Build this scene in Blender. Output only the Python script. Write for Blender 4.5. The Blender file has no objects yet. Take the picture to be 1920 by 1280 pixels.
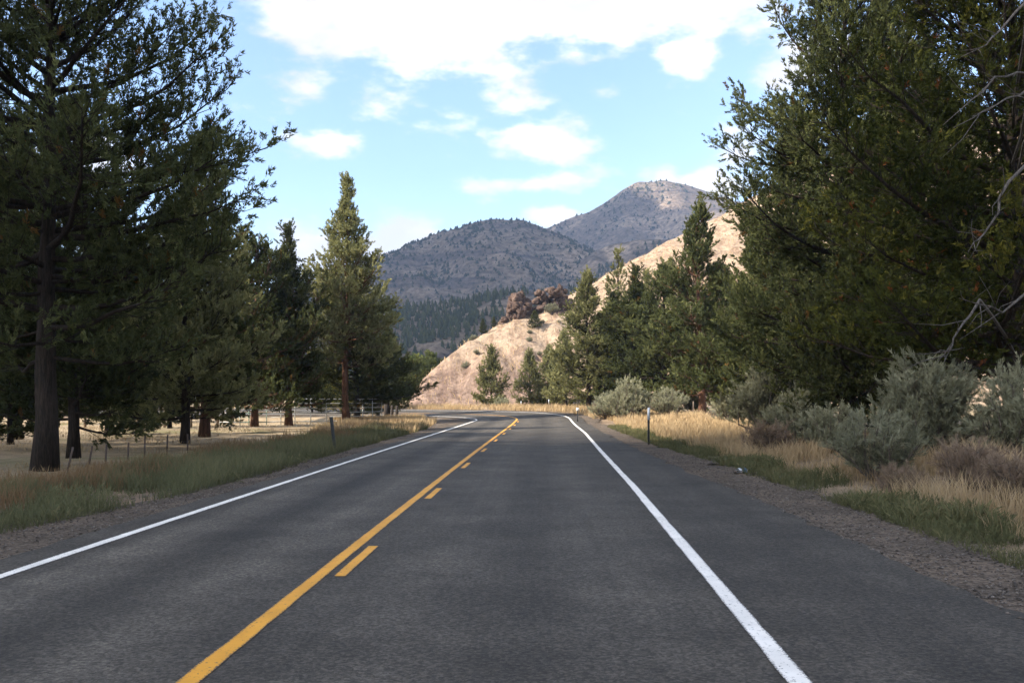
import bpy, math
import numpy as np
from mathutils import Vector, Matrix

# ------------------------------------------------------------------ camera, sky, sun, exposure
S = bpy.context.scene
COL = S.collection
F, CX, HY, CH = 1663.0, 960.0, 745.0, 1.6          # focal length and horizon of the 1920 px photograph, eye height
cam = bpy.data.cameras.new('camera')
cam.sensor_width = 36.0
cam.lens = 36.0 * F / 1920.0
cam.shift_y = (HY - 640.0) / 1920.0
cam.clip_start = 0.05
cam.clip_end = 20000.0
camo = bpy.data.objects.new('camera', cam)
camo.location = (0, 0, CH)
camo.rotation_euler = (math.radians(90), 0, 0)
COL.objects.link(camo)
S.camera = camo

SUN_EL = math.radians(35.0)
SUN_AZ = math.radians(-112.0)                       # from +Y towards +X: left of the road and behind the viewpoint
S.view_settings.view_transform = 'Standard'
S.view_settings.look = 'None'
S.view_settings.gamma = 1.0
S.view_settings.use_curve_mapping = False
S.view_settings.exposure = 1.62
S.cycles.use_denoising = True
S.cycles.adaptive_threshold = 0.02
S.cycles.max_bounces = 5
S.cycles.diffuse_bounces = 3
S.cycles.transmission_bounces = 3
S.cycles.volume_bounces = 1
S.cycles.caustics_reflective = False
S.cycles.caustics_refractive = False

sd = bpy.data.lights.new('sun', 'SUN')
sd.energy = 4.9
sd.angle = math.radians(0.55)
sd.color = (1.0, 0.90, 0.76)
sun = bpy.data.objects.new('sun', sd)
COL.objects.link(sun)
to_sun = Vector((math.sin(SUN_AZ) * math.cos(SUN_EL), math.cos(SUN_AZ) * math.cos(SUN_EL), math.sin(SUN_EL)))
sun.rotation_euler = to_sun.to_track_quat('Z', 'Y').to_euler()
sun.location = to_sun * 300

W = bpy.data.worlds.new('World')
S.world = W
W.use_nodes = True
wn, wl = W.node_tree.nodes, W.node_tree.links
wn.clear()


def wnode(t, **k):
    n = wn.new(t)
    for a, b in k.items():
        setattr(n, a, b)
    return n


def wmath(op, a, b=None, clamp=False):
    n = wn.new('ShaderNodeMath')
    n.operation = op
    n.use_clamp = clamp
    for i, v in enumerate((a, b)):
        if v is None:
            continue
        if isinstance(v, (int, float)):
            n.inputs[i].default_value = v
        else:
            wl.new(v, n.inputs[i])
    return n.outputs[0]


sky = wnode('ShaderNodeTexSky', sky_type='NISHITA', sun_disc=False)
sky.sun_elevation = SUN_EL
sky.sun_rotation = SUN_AZ
sky.altitude = 900
sky.air_density = 1.0
sky.dust_density = 1.2
sky.ozone_density = 1.0
tc = wnode('ShaderNodeTexCoord')
sep = wnode('ShaderNodeSeparateXYZ')
wl.new(tc.outputs['Generated'], sep.inputs[0])
az = wmath('ARCTAN2', sep.outputs[0], sep.outputs[1])
el = wmath('ARCSINE', sep.outputs[2])


def wnoise(scale, detail, rough, vec=None):
    n = wnode('ShaderNodeTexNoise')
    n.inputs['Scale'].default_value = scale
    n.inputs['Detail'].default_value = detail
    n.inputs['Roughness'].default_value = rough
    wl.new(vec or tc.outputs['Generated'], n.inputs['Vector'])
    return n.outputs['Fac']


stretch = wnode('ShaderNodeMapping')
stretch.inputs['Scale'].default_value = (1, 1, 2.2)
wl.new(tc.outputs['Generated'], stretch.inputs[0])
n1 = wnoise(12.0, 8.0, 0.58, stretch.outputs[0])
n2 = wnoise(3.2, 6.0, 0.5, stretch.outputs[0])
n3 = wnoise(30.0, 5.0, 0.6, stretch.outputs[0])
wob = wmath('MULTIPLY_ADD', n1, 1.0)
wob.node.inputs[2].default_value = -0.5
# the clouds of the photograph as soft mounds: pixel centre, half sizes in pixels, weight
CLOUDS = [(640, 20, 230, 75, 1.25), (900, 10, 330, 90, 1.4), (1150, 5, 330, 75, 1.3), (950, 105, 180, 50, .85), (790, 115, 120, 40, .7),
          (1060, 80, 100, 50, .85), (1285, 105, 85, 45, .85), (570, 163, 62, 33, 1.0), (735, 178, 120, 42, .62),
          (960, 190, 90, 45, .72), (1140, 165, 55, 28, .55), (1030, 262, 120, 42, 1.1), (1115, 235, 40, 25, .6),
          (620, 268, 90, 32, .75), (1060, 345, 100, 32, .65), (950, 355, 90, 26, .55), (1030, 405, 60, 28, 1.3), (760, 455, 90, 50, 1.6),
          (580, 480, 75, 60, 1.5), (1245, 335, 50, 30, 1.0), (1325, 345, 60, 40, 1.3), (1385, 290, 60, 55, .95), (120, 310, 200, 60, .9), (300, 500, 150, 60, .9),
          (1560, 120, 160, 60, .9), (1750, 330, 200, 60, .7), (530, 205, 55, 18, .5), (850, 215, 90, 40, .55)]
tot = None
for (px, py, sx, sy, wgt) in CLOUDS:
    a0 = math.atan2(px - CX, F)
    e0 = math.atan2(HY - py, math.hypot(F, px - CX))
    dx = wmath('MULTIPLY', wmath('SUBTRACT', az, a0), F / sx * 1.16)
    dy = wmath('MULTIPLY', wmath('SUBTRACT', el, e0), F / sy * 1.16)
    r2 = wmath('ADD', wmath('MULTIPLY', dx, dx), wmath('MULTIPLY', dy, dy))
    g = wmath('MULTIPLY', wmath('POWER', 2.0, wmath('MULTIPLY', r2, -1.0)), wgt)
    tot = g if tot is None else wmath('MAXIMUM', tot, g)
# broken cloud over the rest of the sky, of the same kind as in view
far = wmath('SUBTRACT', wmath('ABSOLUTE', az), 0.62)
far = wmath('MULTIPLY', far, 6.0, True)
hi = wmath('MULTIPLY', wmath('SUBTRACT', el, 0.44), 8.0, True)
away = wmath('MAXIMUM', far, hi)
gen = wmath('MULTIPLY', wmath('MULTIPLY', wmath('SUBTRACT', n2, 0.37), 6.0, True), away)
tot = wmath('MAXIMUM', tot, gen)
edge = wmath('ADD', wmath('MULTIPLY', wob, 2.3), wmath('MULTIPLY', wmath('SUBTRACT', n3, 0.5), 1.0))
m = wmath('ADD', tot, edge)
mr = wnode('ShaderNodeMapRange', interpolation_type='SMOOTHSTEP')
mr.inputs['From Min'].default_value = 0.30
mr.inputs['From Max'].default_value = 0.95
mr.inputs['To Max'].default_value = 0.93
wl.new(m, mr.inputs['Value'])
cmask = wmath('MULTIPLY', mr.outputs[0], wmath('MULTIPLY', wmath('SUBTRACT', el, -0.01), 40.0, True))
cmix = wnode('ShaderNodeMix', data_type='RGBA')
wl.new(cmask, cmix.inputs['Factor'])
wl.new(sky.outputs[0], cmix.inputs['A'])
cshade = wnode('ShaderNodeMix', data_type='RGBA')
wl.new(wmath('MULTIPLY', wmath('SUBTRACT', wnoise(7.0, 5.0, .55, stretch.outputs[0]), .42), 5.0, True), cshade.inputs['Factor'])
cshade.inputs['A'].default_value = (2.95, 2.85, 2.87, 1)
cshade.inputs['B'].default_value = (4.2, 4.08, 4.0, 1)
wl.new(cshade.outputs['Result'], cmix.inputs['B'])
bg = wnode('ShaderNodeBackground')
bg.inputs['Strength'].default_value = 0.127
wl.new(cmix.outputs['Result'], bg.inputs['Color'])
wo = wnode('ShaderNodeOutputWorld')
wl.new(bg.outputs[0], wo.inputs['Surface'])

# ------------------------------------------------------------------ helpers
RNG = np.random.default_rng(7)


def px2(px, Y):
    return (px - CX) / F * Y


def pz2(py, Y):
    return CH + (HY - py) / F * Y


def tag(o, label=None, cat=None, group=None, kind=None):
    if label: o['label'] = label
    if cat: o['category'] = cat
    if group: o['group'] = group
    if kind: o['kind'] = kind
    return o


def empty(name, loc, rz=0.0, sc=1.0):
    o = bpy.data.objects.new(name, None)
    o.empty_display_size = 0.2
    o.location = loc
    o.rotation_euler = (0, 0, rz)
    o.scale = (sc, sc, sc) if isinstance(sc, (int, float)) else sc
    COL.objects.link(o)
    return o


def mesh(name, V, faces, mats=None, attrs=None, smooth=False, midx=None, uv=None):
    """faces: list of int arrays (n,k); mats: material list"""
    V = np.asarray(V, dtype=np.float32).reshape(-1, 3)
    me = bpy.data.meshes.new(name)
    me.vertices.add(len(V))
    me.vertices.foreach_set('co', V.ravel())
    faces = [np.asarray(f, dtype=np.int32) for f in faces if len(f)]
    lv = np.concatenate([f.ravel() for f in faces]) if faces else np.zeros(0, np.int32)
    lt = np.concatenate([np.full(len(f), f.shape[1], np.int32) for f in faces]) if faces else np.zeros(0, np.int32)
    ls = np.concatenate([[0], np.cumsum(lt)[:-1]]).astype(np.int32) if len(lt) else lt
    me.loops.add(len(lv))
    me.loops.foreach_set('vertex_index', lv)
    me.polygons.add(len(lt))
    me.polygons.foreach_set('loop_start', ls)
    me.polygons.foreach_set('loop_total', lt)
    if smooth:
        me.polygons.foreach_set('use_smooth', np.ones(len(lt), bool))
    for m_ in (mats or []):
        me.materials.append(m_)
    if midx is not None:
        me.polygons.foreach_set('material_index', np.asarray(midx, np.int32))
    me.update(calc_edges=True)
    for k, a in (attrs or {}).items():
        at = me.attributes.new(k, 'FLOAT', 'POINT')
        at.data.foreach_set('value', np.asarray(a, np.float32))
    if uv is not None:
        l = me.uv_layers.new(name='UVMap')
        l.data.foreach_set('uv', np.asarray(uv, np.float32)[lv].ravel())
    return me


def obj(name, me, parent=None, loc=(0, 0, 0)):
    o = bpy.data.objects.new(name, me)
    COL.objects.link(o)
    o.location = loc
    if parent is not None:
        o.parent = parent
    return o


class MB:
    """collects vertices and faces of one mesh"""
    def __init__(self):
        self.V, self.Q, self.T, self.n = [], [], [], 0

    def add(self, V, Q=None, T=None):
        V = np.asarray(V, float).reshape(-1, 3)
        if Q is not None and len(Q): self.Q.append(np.asarray(Q) + self.n)
        if T is not None and len(T): self.T.append(np.asarray(T) + self.n)
        self.V.append(V)
        self.n += len(V)

    def tube(self, P, R, k=6, cap=True):
        P = np.asarray(P, float)
        R = np.broadcast_to(np.asarray(R, float), (len(P),))
        D = np.gradient(P, axis=0)
        D /= np.linalg.norm(D, axis=1, keepdims=True) + 1e-9
        ref = np.array([0., 0., 1.]) if abs(D[0, 2]) < .8 else np.array([1., 0., 0.])
        A = np.cross(D, ref)
        A /= np.linalg.norm(A, axis=1, keepdims=True) + 1e-9
        B = np.cross(D, A)
        t = np.arange(k) * 2 * np.pi / k
        V = P[:, None] + R[:, None, None] * (np.cos(t)[None, :, None] * A[:, None] + np.sin(t)[None, :, None] * B[:, None])
        n = len(P)
        i = np.arange(n - 1)[:, None] * k
        j = np.arange(k)[None]
        j2 = (j + 1) % k
        Q = np.stack([i + j, i + j2, i + k + j2, i + k + j], -1).reshape(-1, 4)
        V = V.reshape(-1, 3)
        T = []
        if cap:
            V = np.vstack([V, P[0], P[-1]])
            c0, c1 = n * k, n * k + 1
            T = [(c0, (q + 1) % k, q) for q in range(k)] + [(c1, (n - 1) * k + q, (n - 1) * k + (q + 1) % k) for q in range(k)]
        self.add(V, Q, T)

    def box(self, c, s, rz=0.0, bev=0.0):
        c = np.asarray(c, float)
        h = np.asarray(s, float) / 2
        co = []
        b = bev
        for sz in (-1, 1):
            for sx, sy in ((-1, -1), (1, -1), (1, 1), (-1, 1)):
                co.append((sx * h[0], sy * h[1], sz * h[2]))
        co = np.array(co)
        ca, sa = math.cos(rz), math.sin(rz)
        co = co @ np.array([[ca, sa, 0], [-sa, ca, 0], [0, 0, 1]]) + c
        self.add(co, [(0, 3, 2, 1), (4, 5, 6, 7), (0, 1, 5, 4), (1, 2, 6, 5), (2, 3, 7, 6), (3, 0, 4, 7)])

    def mesh(self, name, mat, smooth=False, attrs=None):
        V = np.vstack(self.V) if self.V else np.zeros((0, 3))
        f = []
        if self.Q: f.append(np.vstack(self.Q))
        if self.T: f.append(np.vstack(self.T))
        return mesh(name, V, f, [mat], attrs, smooth)


def _hash(ix, iy, seed):
    h = (ix.astype(np.int64) * 374761393 + iy.astype(np.int64) * 668265263 + seed * 1442695041) & 0x7fffffff
    h = ((h ^ (h >> 13)) * 1274126177) & 0x7fffffff
    return ((h ^ (h >> 16)) & 0xffff) / 65535.0


def vnoise(x, y, seed=0):
    ix, iy = np.floor(x), np.floor(y)
    fx, fy = x - ix, y - iy
    fx = fx * fx * (3 - 2 * fx)
    fy = fy * fy * (3 - 2 * fy)
    a, b = _hash(ix, iy, seed), _hash(ix + 1, iy, seed)
    c, d = _hash(ix, iy + 1, seed), _hash(ix + 1, iy + 1, seed)
    return (a + (b - a) * fx) * (1 - fy) + (c + (d - c) * fx) * fy - 0.5


def fbm(x, y, oct=4, seed=0, gain=0.5):
    s, a = 0, 1.0
    for o in range(oct):
        s = s + a * vnoise(x * 2 ** o + 17.3 * o, y * 2 ** o - 9.1 * o, seed + o)
        a *= gain
    return s


def sstep(a, b, x):
    t = np.clip((x - a) / (b - a), 0, 1)
    return t * t * (3 - 2 * t)


# ------------------------------------------------------------------ materials
def material(name):
    m_ = bpy.data.materials.new(name)
    m_.use_nodes = True
    nt = m_.node_tree
    nt.nodes.clear()
    return m_, nt, nt.nodes.new('ShaderNodeOutputMaterial')


class NT:
    def __init__(self, name):
        self.m, self.t, self.out = material(name)
        self.tc = self.t.nodes.new('ShaderNodeTexCoord')

    def n(self, t, **k):
        x = self.t.nodes.new(t)
        for a, b in k.items():
            setattr(x, a, b)
        return x

    def link(self, a, b):
        self.t.links.new(a, b)

    def put(self, sock, v):
        if isinstance(v, (int, float)):
            sock.default_value = v
        elif isinstance(v, tuple):
            sock.default_value = v if len(v) != 3 or sock.type != 'RGBA' else (*v, 1)
        else:
            self.link(v, sock)

    def noise(self, scale, detail=4, rough=0.55, vec=None, stretch=None):
        x = self.n('ShaderNodeTexNoise')
        x.inputs['Scale'].default_value = scale
        x.inputs['Detail'].default_value = detail
        x.inputs['Roughness'].default_value = rough
        v = vec or self.tc.outputs['Object']
        if stretch:
            mp = self.n('ShaderNodeMapping')
            mp.inputs['Scale'].default_value = stretch
            self.link(v, mp.inputs[0])
            v = mp.outputs[0]
        self.link(v, x.inputs['Vector'])
        return x.outputs['Fac']

    def ramp(self, v, a, b, to0=0.0, to1=1.0):
        x = self.n('ShaderNodeMapRange', interpolation_type='SMOOTHSTEP')
        self.put(x.inputs['Value'], v)
        x.inputs['From Min'].default_value = a
        x.inputs['From Max'].default_value = b
        x.inputs['To Min'].default_value = to0
        x.inputs['To Max'].default_value = to1
        return x.outputs[0]

    def mix(self, f, a, b):
        x = self.n('ShaderNodeMix', data_type='RGBA')
        self.put(x.inputs['Factor'], f)
        self.put(x.inputs['A'], a)
        self.put(x.inputs['B'], b)
        return x.outputs['Result']

    def math(self, op, a, b=0.0, clamp=False):
        x = self.n('ShaderNodeMath', operation=op, use_clamp=clamp)
        self.put(x.inputs[0], a)
        self.put(x.inputs[1], b)
        return x.outputs[0]

    def attr(self, name):
        x = self.n('ShaderNodeAttribute', attribute_name=name)
        return x.outputs['Fac']

    def rnd(self):
        return self.n('ShaderNodeObjectInfo').outputs['Random']

    def scale(self, c, f):
        x = self.n('ShaderNodeVectorMath', operation='SCALE')
        self.put(x.inputs[0], c)
        self.put(x.inputs['Scale'], f)
        return x.outputs[0]

    def bump(self, h, strength, dist):
        x = self.n('ShaderNodeBump')
        x.inputs['Strength'].default_value = strength
        x.inputs['Distance'].default_value = dist
        self.link(h, x.inputs['Height'])
        return x.outputs[0]

    def principled(self, col, rough=0.9, normal=None, spec=0.3):
        b = self.n('ShaderNodeBsdfPrincipled')
        self.put(b.inputs['Base Color'], col)
        self.put(b.inputs['Roughness'], rough)
        b.inputs['Specular IOR Level'].default_value = spec
        if normal: self.link(normal, b.inputs['Normal'])
        self.link(b.outputs[0], self.out.inputs['Surface'])
        return self.m

    def leaf(self, col, trans=0.25, gloss=0.0):
        d = self.n('ShaderNodeBsdfDiffuse')
        t = self.n('ShaderNodeBsdfTranslucent')
        self.put(d.inputs['Color'], col)
        self.put(t.inputs['Color'], col)
        x = self.n('ShaderNodeMixShader')
        x.inputs[0].default_value = trans
        self.link(d.outputs[0], x.inputs[1])
        self.link(t.outputs[0], x.inputs[2])
        self.link(x.outputs[0], self.out.inputs['Surface'])
        return self.m


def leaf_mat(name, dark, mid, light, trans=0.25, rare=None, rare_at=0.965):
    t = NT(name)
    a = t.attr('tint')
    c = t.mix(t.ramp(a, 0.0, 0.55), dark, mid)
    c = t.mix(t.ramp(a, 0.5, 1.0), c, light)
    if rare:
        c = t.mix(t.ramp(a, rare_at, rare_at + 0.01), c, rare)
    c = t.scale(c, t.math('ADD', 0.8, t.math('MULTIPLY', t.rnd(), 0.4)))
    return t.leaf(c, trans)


M = {}
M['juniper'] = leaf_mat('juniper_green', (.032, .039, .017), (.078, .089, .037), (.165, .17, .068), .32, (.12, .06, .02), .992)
M['juniper_sunlit'] = leaf_mat('juniper_sunlit', (.095, .10, .042), (.205, .205, .092), (.34, .325, .15), .38)  # lighter crown copy: sunlight is put into the leaf colour
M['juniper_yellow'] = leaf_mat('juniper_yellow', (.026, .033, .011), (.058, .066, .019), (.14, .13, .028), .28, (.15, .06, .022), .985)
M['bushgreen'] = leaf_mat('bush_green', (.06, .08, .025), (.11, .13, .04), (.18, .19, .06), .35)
M['yellowbush'] = leaf_mat('bush_yellow', (.12, .12, .03), (.19, .18, .05), (.28, .25, .07), .35)
M['sage'] = leaf_mat('sagebrush_leaf', (.145, .15, .095), (.25, .25, .165), (.36, .355, .25), .2)
M['drybush'] = leaf_mat('dry_shrub', (.16, .115, .085), (.23, .17, .125), (.31, .24, .17), .15)
M['grass_green'] = leaf_mat('verge_grass_green', (.075, .08, .04), (.125, .13, .07), (.20, .185, .10), .3)
M['grass_weed'] = leaf_mat('verge_weed_green', (.085, .095, .045), (.135, .14, .07), (.23, .205, .105), .3)
M['grass_dry'] = leaf_mat('dry_grass', (.25, .18, .10), (.40, .295, .17), (.53, .405, .25), .3)
M['grass_rust'] = leaf_mat('rust_grass', (.14, .09, .05), (.21, .14, .08), (.29, .21, .12), .3)
M['far_tree'] = leaf_mat('far_conifer', (.020, .028, .016), (.032, .042, .022), (.055, .062, .03), .1)


def bark_mat(name, a, b):
    t = NT(name)
    n_ = t.noise(5.0, 6, .65, stretch=(3.0, 3.0, .35))
    f_ = t.noise(26.0, 4, .6, stretch=(2.5, 2.5, .25))
    c = t.mix(t.ramp(n_, .35, .65), a, b)
    c = t.scale(c, t.ramp(f_, .3, .7, .55, 1.2))
    return t.principled(c, .95, t.bump(f_, .9, .03), .15)


M['bark'] = bark_mat('juniper_bark_shaded', (.019, .015, .012), (.046, .034, .027))  # darkened so the bark colour carries the deep shade on the trunks
M['bark_red'] = bark_mat('juniper_bark_red', (.085, .045, .030), (.19, .10, .064))
M['deadwood'] = bark_mat('dead_wood', (.09, .08, .072), (.17, .152, .14))
M['twig'] = bark_mat('sage_wood', (.10, .08, .065), (.19, .16, .13))

t = NT('asphalt')
uvv = t.tc.outputs['UV']
sx = t.n('ShaderNodeSeparateXYZ')
t.link(uvv, sx.inputs[0])
agg = t.n('ShaderNodeTexVoronoi')
agg.inputs['Scale'].default_value = 48.0
t.link(t.tc.outputs['Object'], agg.inputs['Vector'])
aggc = t.n('ShaderNodeSeparateColor')
t.link(agg.outputs['Color'], aggc.inputs[0])
fine = t.noise(38.0, 5, .75)
blot = t.noise(.8, 4, .6)
strk = t.noise(1.0, 5, .55, uvv, (2.6, .05, 1))
strk2 = t.noise(1.0, 4, .6, uvv, (6.0, .25, 1))


def gaussu(c, w, amt):
    d = t.math('DIVIDE', t.math('SUBTRACT', sx.outputs[0], c), w)
    return t.math('MULTIPLY', t.math('POWER', 2.718, t.math('MULTIPLY', t.math('MULTIPLY', d, d), -1.0)), amt)


paths = None                                       # polished wheel paths paler, oil strip between them and lane edges darker
for c_, w_, a_ in ((-2.25, .38, .50), (-.72, .36, .42), (-1.5, .30, -.38), (.95, .42, .24), (2.65, .42, .20), (1.8, .36, -.22), (-2.75, .15, -.22), (4.6, 1.0, -.22)):
    g_ = gaussu(c_, w_, a_)
    paths = g_ if paths is None else t.math('ADD', paths, g_)
val = t.math('ADD', 1.0, t.math('MULTIPLY', paths, t.ramp(strk, .25, .7, .35, 1.5)))
val = t.math('MULTIPLY', val, t.ramp(blot, .3, .7, .72, 1.26))
val = t.math('MULTIPLY', val, t.ramp(strk2, .2, .8, .88, 1.1))
val = t.math('MULTIPLY', val, t.ramp(fine, .3, .7, .45, 1.55))
val = t.math('MULTIPLY', val, t.ramp(aggc.outputs[0], 0, 1, .65, 1.45))
col = t.scale((.051, .0445, .0365), val)
M['asphalt'] = t.principled(col, .82, t.bump(t.math('ADD', fine, aggc.outputs[1]), .55, .006), .35)


def paint_mat(name, colr, worn=.30):
    t = NT(name)
    w = t.noise(34.0, 5, .7)
    b = t.noise(2.2, 3, .6)
    ac = t.attr('across')
    ed = t.math('MULTIPLY', t.math('MINIMUM', ac, t.math('SUBTRACT', 1.0, ac)), 2.0)
    w2 = t.noise(60.0, 4, .75)
    lump = t.math('ADD', t.math('MULTIPLY', t.math('SUBTRACT', w2, .5), 1.6), ed)
    keep = t.math('MULTIPLY', t.ramp(w, worn + .02, worn + .12), t.ramp(lump, .0, .22))
    c = t.mix(keep, (.075, .072, .068), colr)
    c = t.scale(c, t.ramp(b, .3, .7, .86, 1.05))
    return t.principled(c, .65, t.bump(w, .5, .004), .3)


M['white_paint'] = paint_mat('white_paint', (.85, .82, .77), .30)
M['yellow_paint'] = paint_mat('yellow_paint', (.72, .34, .035), .29)

t = NT('crest_dark')
M['crest'] = t.principled((.022, .022, .023), .8)

t = NT('gravel_ground')
p1 = t.n('ShaderNodeTexVoronoi')
p1.inputs['Scale'].default_value = 30.0
t.link(t.tc.outputs['Object'], p1.inputs['Vector'])
pc = t.n('ShaderNodeSeparateColor')
t.link(p1.outputs['Color'], pc.inputs[0])
n_ = t.noise(.9, 5, .6)
c = t.mix(t.ramp(n_, .35, .65), (.082, .066, .052), (.128, .099, .075))
c = t.scale(c, t.ramp(pc.outputs[0], 0, 1, .55, 1.45))
M['gravel'] = t.principled(c, .95, t.bump(p1.outputs['Distance'], 1.0, .02), .2)

t = NT('pebble')
c = t.mix(t.ramp(t.attr('tint'), 0, 1), (.06, .05, .043), (.19, .165, .145))
M['pebble'] = t.principled(c, .9)

t = NT('ground')
n0 = t.noise(.12, 5, .6)
n1_ = t.noise(.9, 6, .65)
n2_ = t.noise(14.0, 5, .7)
dry = t.mix(t.ramp(n1_, .3, .7), (.25, .19, .12), (.35, .275, .18))
dry = t.mix(t.ramp(n0, .52, .68), dry, (.16, .16, .075))
earth = t.mix(t.ramp(n1_, .35, .65), (.15, .11, .08), (.24, .175, .12))
c = t.mix(t.attr('verge'), dry, earth)
c = t.scale(c, t.ramp(n2_, .25, .75, .65, 1.3))
M['ground'] = t.principled(c, .95, t.bump(n2_, .8, .05), .15)

t = NT('hill_dry_grass')
n1_ = t.noise(.10, 6, .65)
n2_ = t.noise(1.1, 6, .7)
n3_ = t.noise(.5, 6, .7, stretch=(1.8, .5, .35))
c = t.mix(t.ramp(n1_, .3, .7), (.305, .225, .160), (.39, .297, .215))
c = t.mix(t.ramp(n3_, .48, .62), c, (.235, .163, .115))
c = t.mix(t.attr('scarp'), c, t.mix(t.ramp(n3_, .35, .6), (.28, .20, .155), (.17, .115, .09)))
c = t.scale(c, t.ramp(n2_, .3, .7, .64, 1.22))
M['hill'] = t.principled(c, .95, t.bump(n2_, 1.0, .5), .1)

t = NT('mountain_scrub')
n1_ = t.noise(.012, 6, .65)
n2_ = t.noise(.11, 6, .75)
sp = t.n('ShaderNodeSeparateXYZ')
t.link(t.tc.outputs['Object'], sp.inputs[0])
band = t.noise(1.0, 4, .6, stretch=(.003, .003, .045))
c = t.mix(t.ramp(n1_, .35, .65), (.145, .112, .088), (.21, .165, .125))
c = t.mix(t.ramp(band, .56, .64), c, (.09, .072, .065))
c = t.mix(t.attr('bluff_and_sun'), c, (.45, .34, .25))  # pale tan for bluffs and for sunlight painted on the ridge rims
c = t.scale(c, t.ramp(n2_, .34, .66, .42, 1.35))
M['mountain'] = t.principled(c, .95, t.bump(n2_, 1.0, 5.0), .1)

t = NT('rimrock')
n1_ = t.noise(.6, 6, .7)
n2_ = t.noise(2.6, 6, .7)
c = t.mix(t.ramp(n1_, .35, .65), (.07, .045, .038), (.17, .118, .095))
c = t.mix(t.ramp(n2_, .55, .75), c, (.26, .18, .14))
M['rock'] = t.principled(c, .95, t.bump(n2_, 1.0, .4), .15)


def metal_mat(name, colr, rough=.55, met=.0, rust=0.0):
    t = NT(name)
    n_ = t.noise(9.0, 5, .65)
    c = t.scale(colr, t.ramp(n_, .3, .7, .8, 1.12))
    if rust:
        c = t.mix(t.ramp(n_, .66 - rust, .72 - rust * .6), c, (.16, .075, .04))
    t.principled(c, rough)
    return t.m


M['pipe'] = metal_mat('galvanised_pipe', (.55, .57, .56), .5, 0, .04)
M['pipe_green'] = metal_mat('green_pipe', (.22, .36, .30), .5, 0, .06)
M['post_dark'] = metal_mat('dark_steel_post', (.055, .06, .06), .6, 0, .05)
M['post_rust'] = metal_mat('rusty_stake', (.085, .065, .055), .8, 0, .1)
M['reflector'] = metal_mat('white_reflector', (.62, .68, .75), .35)
M['wood'] = bark_mat('weathered_wood', (.13, .10, .08), (.22, .175, .14))
M['blackpost'] = bark_mat('dark_wood_post', (.03, .027, .025), (.06, .05, .045))
M['litter_blue'] = metal_mat('blue_plastic', (.12, .30, .62), .35)
M['litter_white'] = metal_mat('white_plastic', (.80, .82, .85), .35)
M['sign_white'] = metal_mat('white_sign', (.72, .72, .70), .5)

# ------------------------------------------------------------------ road line: straight run, then a tight bend to the left
LW, RW = -2.82, 3.60                                # painted edges, metres from the yellow line
RB = 24.0


def centre_line():
    pts = []
    ys = np.arange(-30, 60.01, 1.0)
    kn = [(-30, -2.35), (0, -1.93), (5, -1.83), (9.4, -1.69), (16, -1.45), (24, -1.10), (36, -.68), (45, -.30), (55, .12), (60, .30)]
    ky, kx = np.array([k[0] for k in kn]), np.array([k[1] for k in kn])
    co = np.polyfit(ky[1:], kx[1:], 3)
    xs = np.where(ys < 0, np.polyval(co, 0) + np.polyval(np.polyder(co), 0) * ys, np.polyval(co, np.maximum(ys, 0)))
    pts = list(zip(xs, ys))
    hd = math.atan2(pts[-1][0] - pts[-2][0], 1.0)
    x, y = pts[-1]
    ds = .75
    s = 0
    while hd > -math.radians(96):
        s += ds
        k = 1 / RB * min(1, .25 + s / 8.0)
        hd -= ds * k
        x += math.sin(hd) * ds
        y += math.cos(hd) * ds
        pts.append((x, y))
    for _ in range(40):
        x += math.sin(hd) * 3
        y += math.cos(hd) * 3
        pts.append((x, y))
    return np.array(pts)


C = centre_line()
CT = np.gradient(C, axis=0)
CT /= np.linalg.norm(CT, axis=1, keepdims=True)
CN = np.stack([CT[:, 1], -CT[:, 0]], 1)             # to the right
CS = np.concatenate([[0], np.cumsum(np.linalg.norm(np.diff(C, axis=0), axis=1))]) - 30.0
SUP = .055 * sstep(50, 74, CS)                      # the bend is banked
CZ = .16 * sstep(50, 74, CS)
# paved shoulder right, wide near the camera
SHR = np.interp(CS, [-30, 0, 8, 20, 30, 45, 70, 110], [2.1, 2.1, 2.0, 1.5, 1.1, .85, .8, .8])
RWA = np.interp(CS, [-30, 0, 5, 9, 16, 25, 40, 60, 75, 110], [3.38, 3.38, 3.41, 3.50, 3.62, 3.68, 3.78, 3.62, 3.55, 3.5])
rwf = lambda s: np.interp(s, CS, RWA)
SHL = np.interp(CS, [-30, 20, 60, 110], [.48, .48, .5, .6])


def road_near(x, y):
    """nearest station index, signed offset to the right"""
    x, y = np.ravel(x), np.ravel(y)
    idx = np.zeros(len(x), int)
    for i in range(0, len(x), 40000):
        d = (x[i:i + 40000, None] - C[None, :, 0]) ** 2 + (y[i:i + 40000, None] - C[None, :, 1]) ** 2
        idx[i:i + 40000] = d.argmin(1)
    dx, dy = x - C[idx, 0], y - C[idx, 1]
    off = dx * CN[idx, 0] + dy * CN[idx, 1]
    al = dx * CT[idx, 0] + dy * CT[idx, 1]
    dist = np.hypot(dx, dy)
    off = np.where(np.abs(al) > 1.6, np.sign(off) * dist, off)
    return idx, off


# the tan spur above the bend
HX = np.array([-16, -12.6, -10.8, -7.2, -1.6, 9.6, 21, 36.8, 53, 92, 160])
HYR = np.array([104, 106, 112, 120, 130, 145, 160, 180, 200, 240, 300])
HZR = np.array([0, .8, 4.4, 8.2, 12.6, 18.6, 26.2, 35.8, 46, 68, 95])
HBX = np.array([-16, -8, 0, 10, 25, 50, 92, 160])
HBY = np.array([101, 99, 99.5, 99, 97, 97, 92, 90.])


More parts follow.
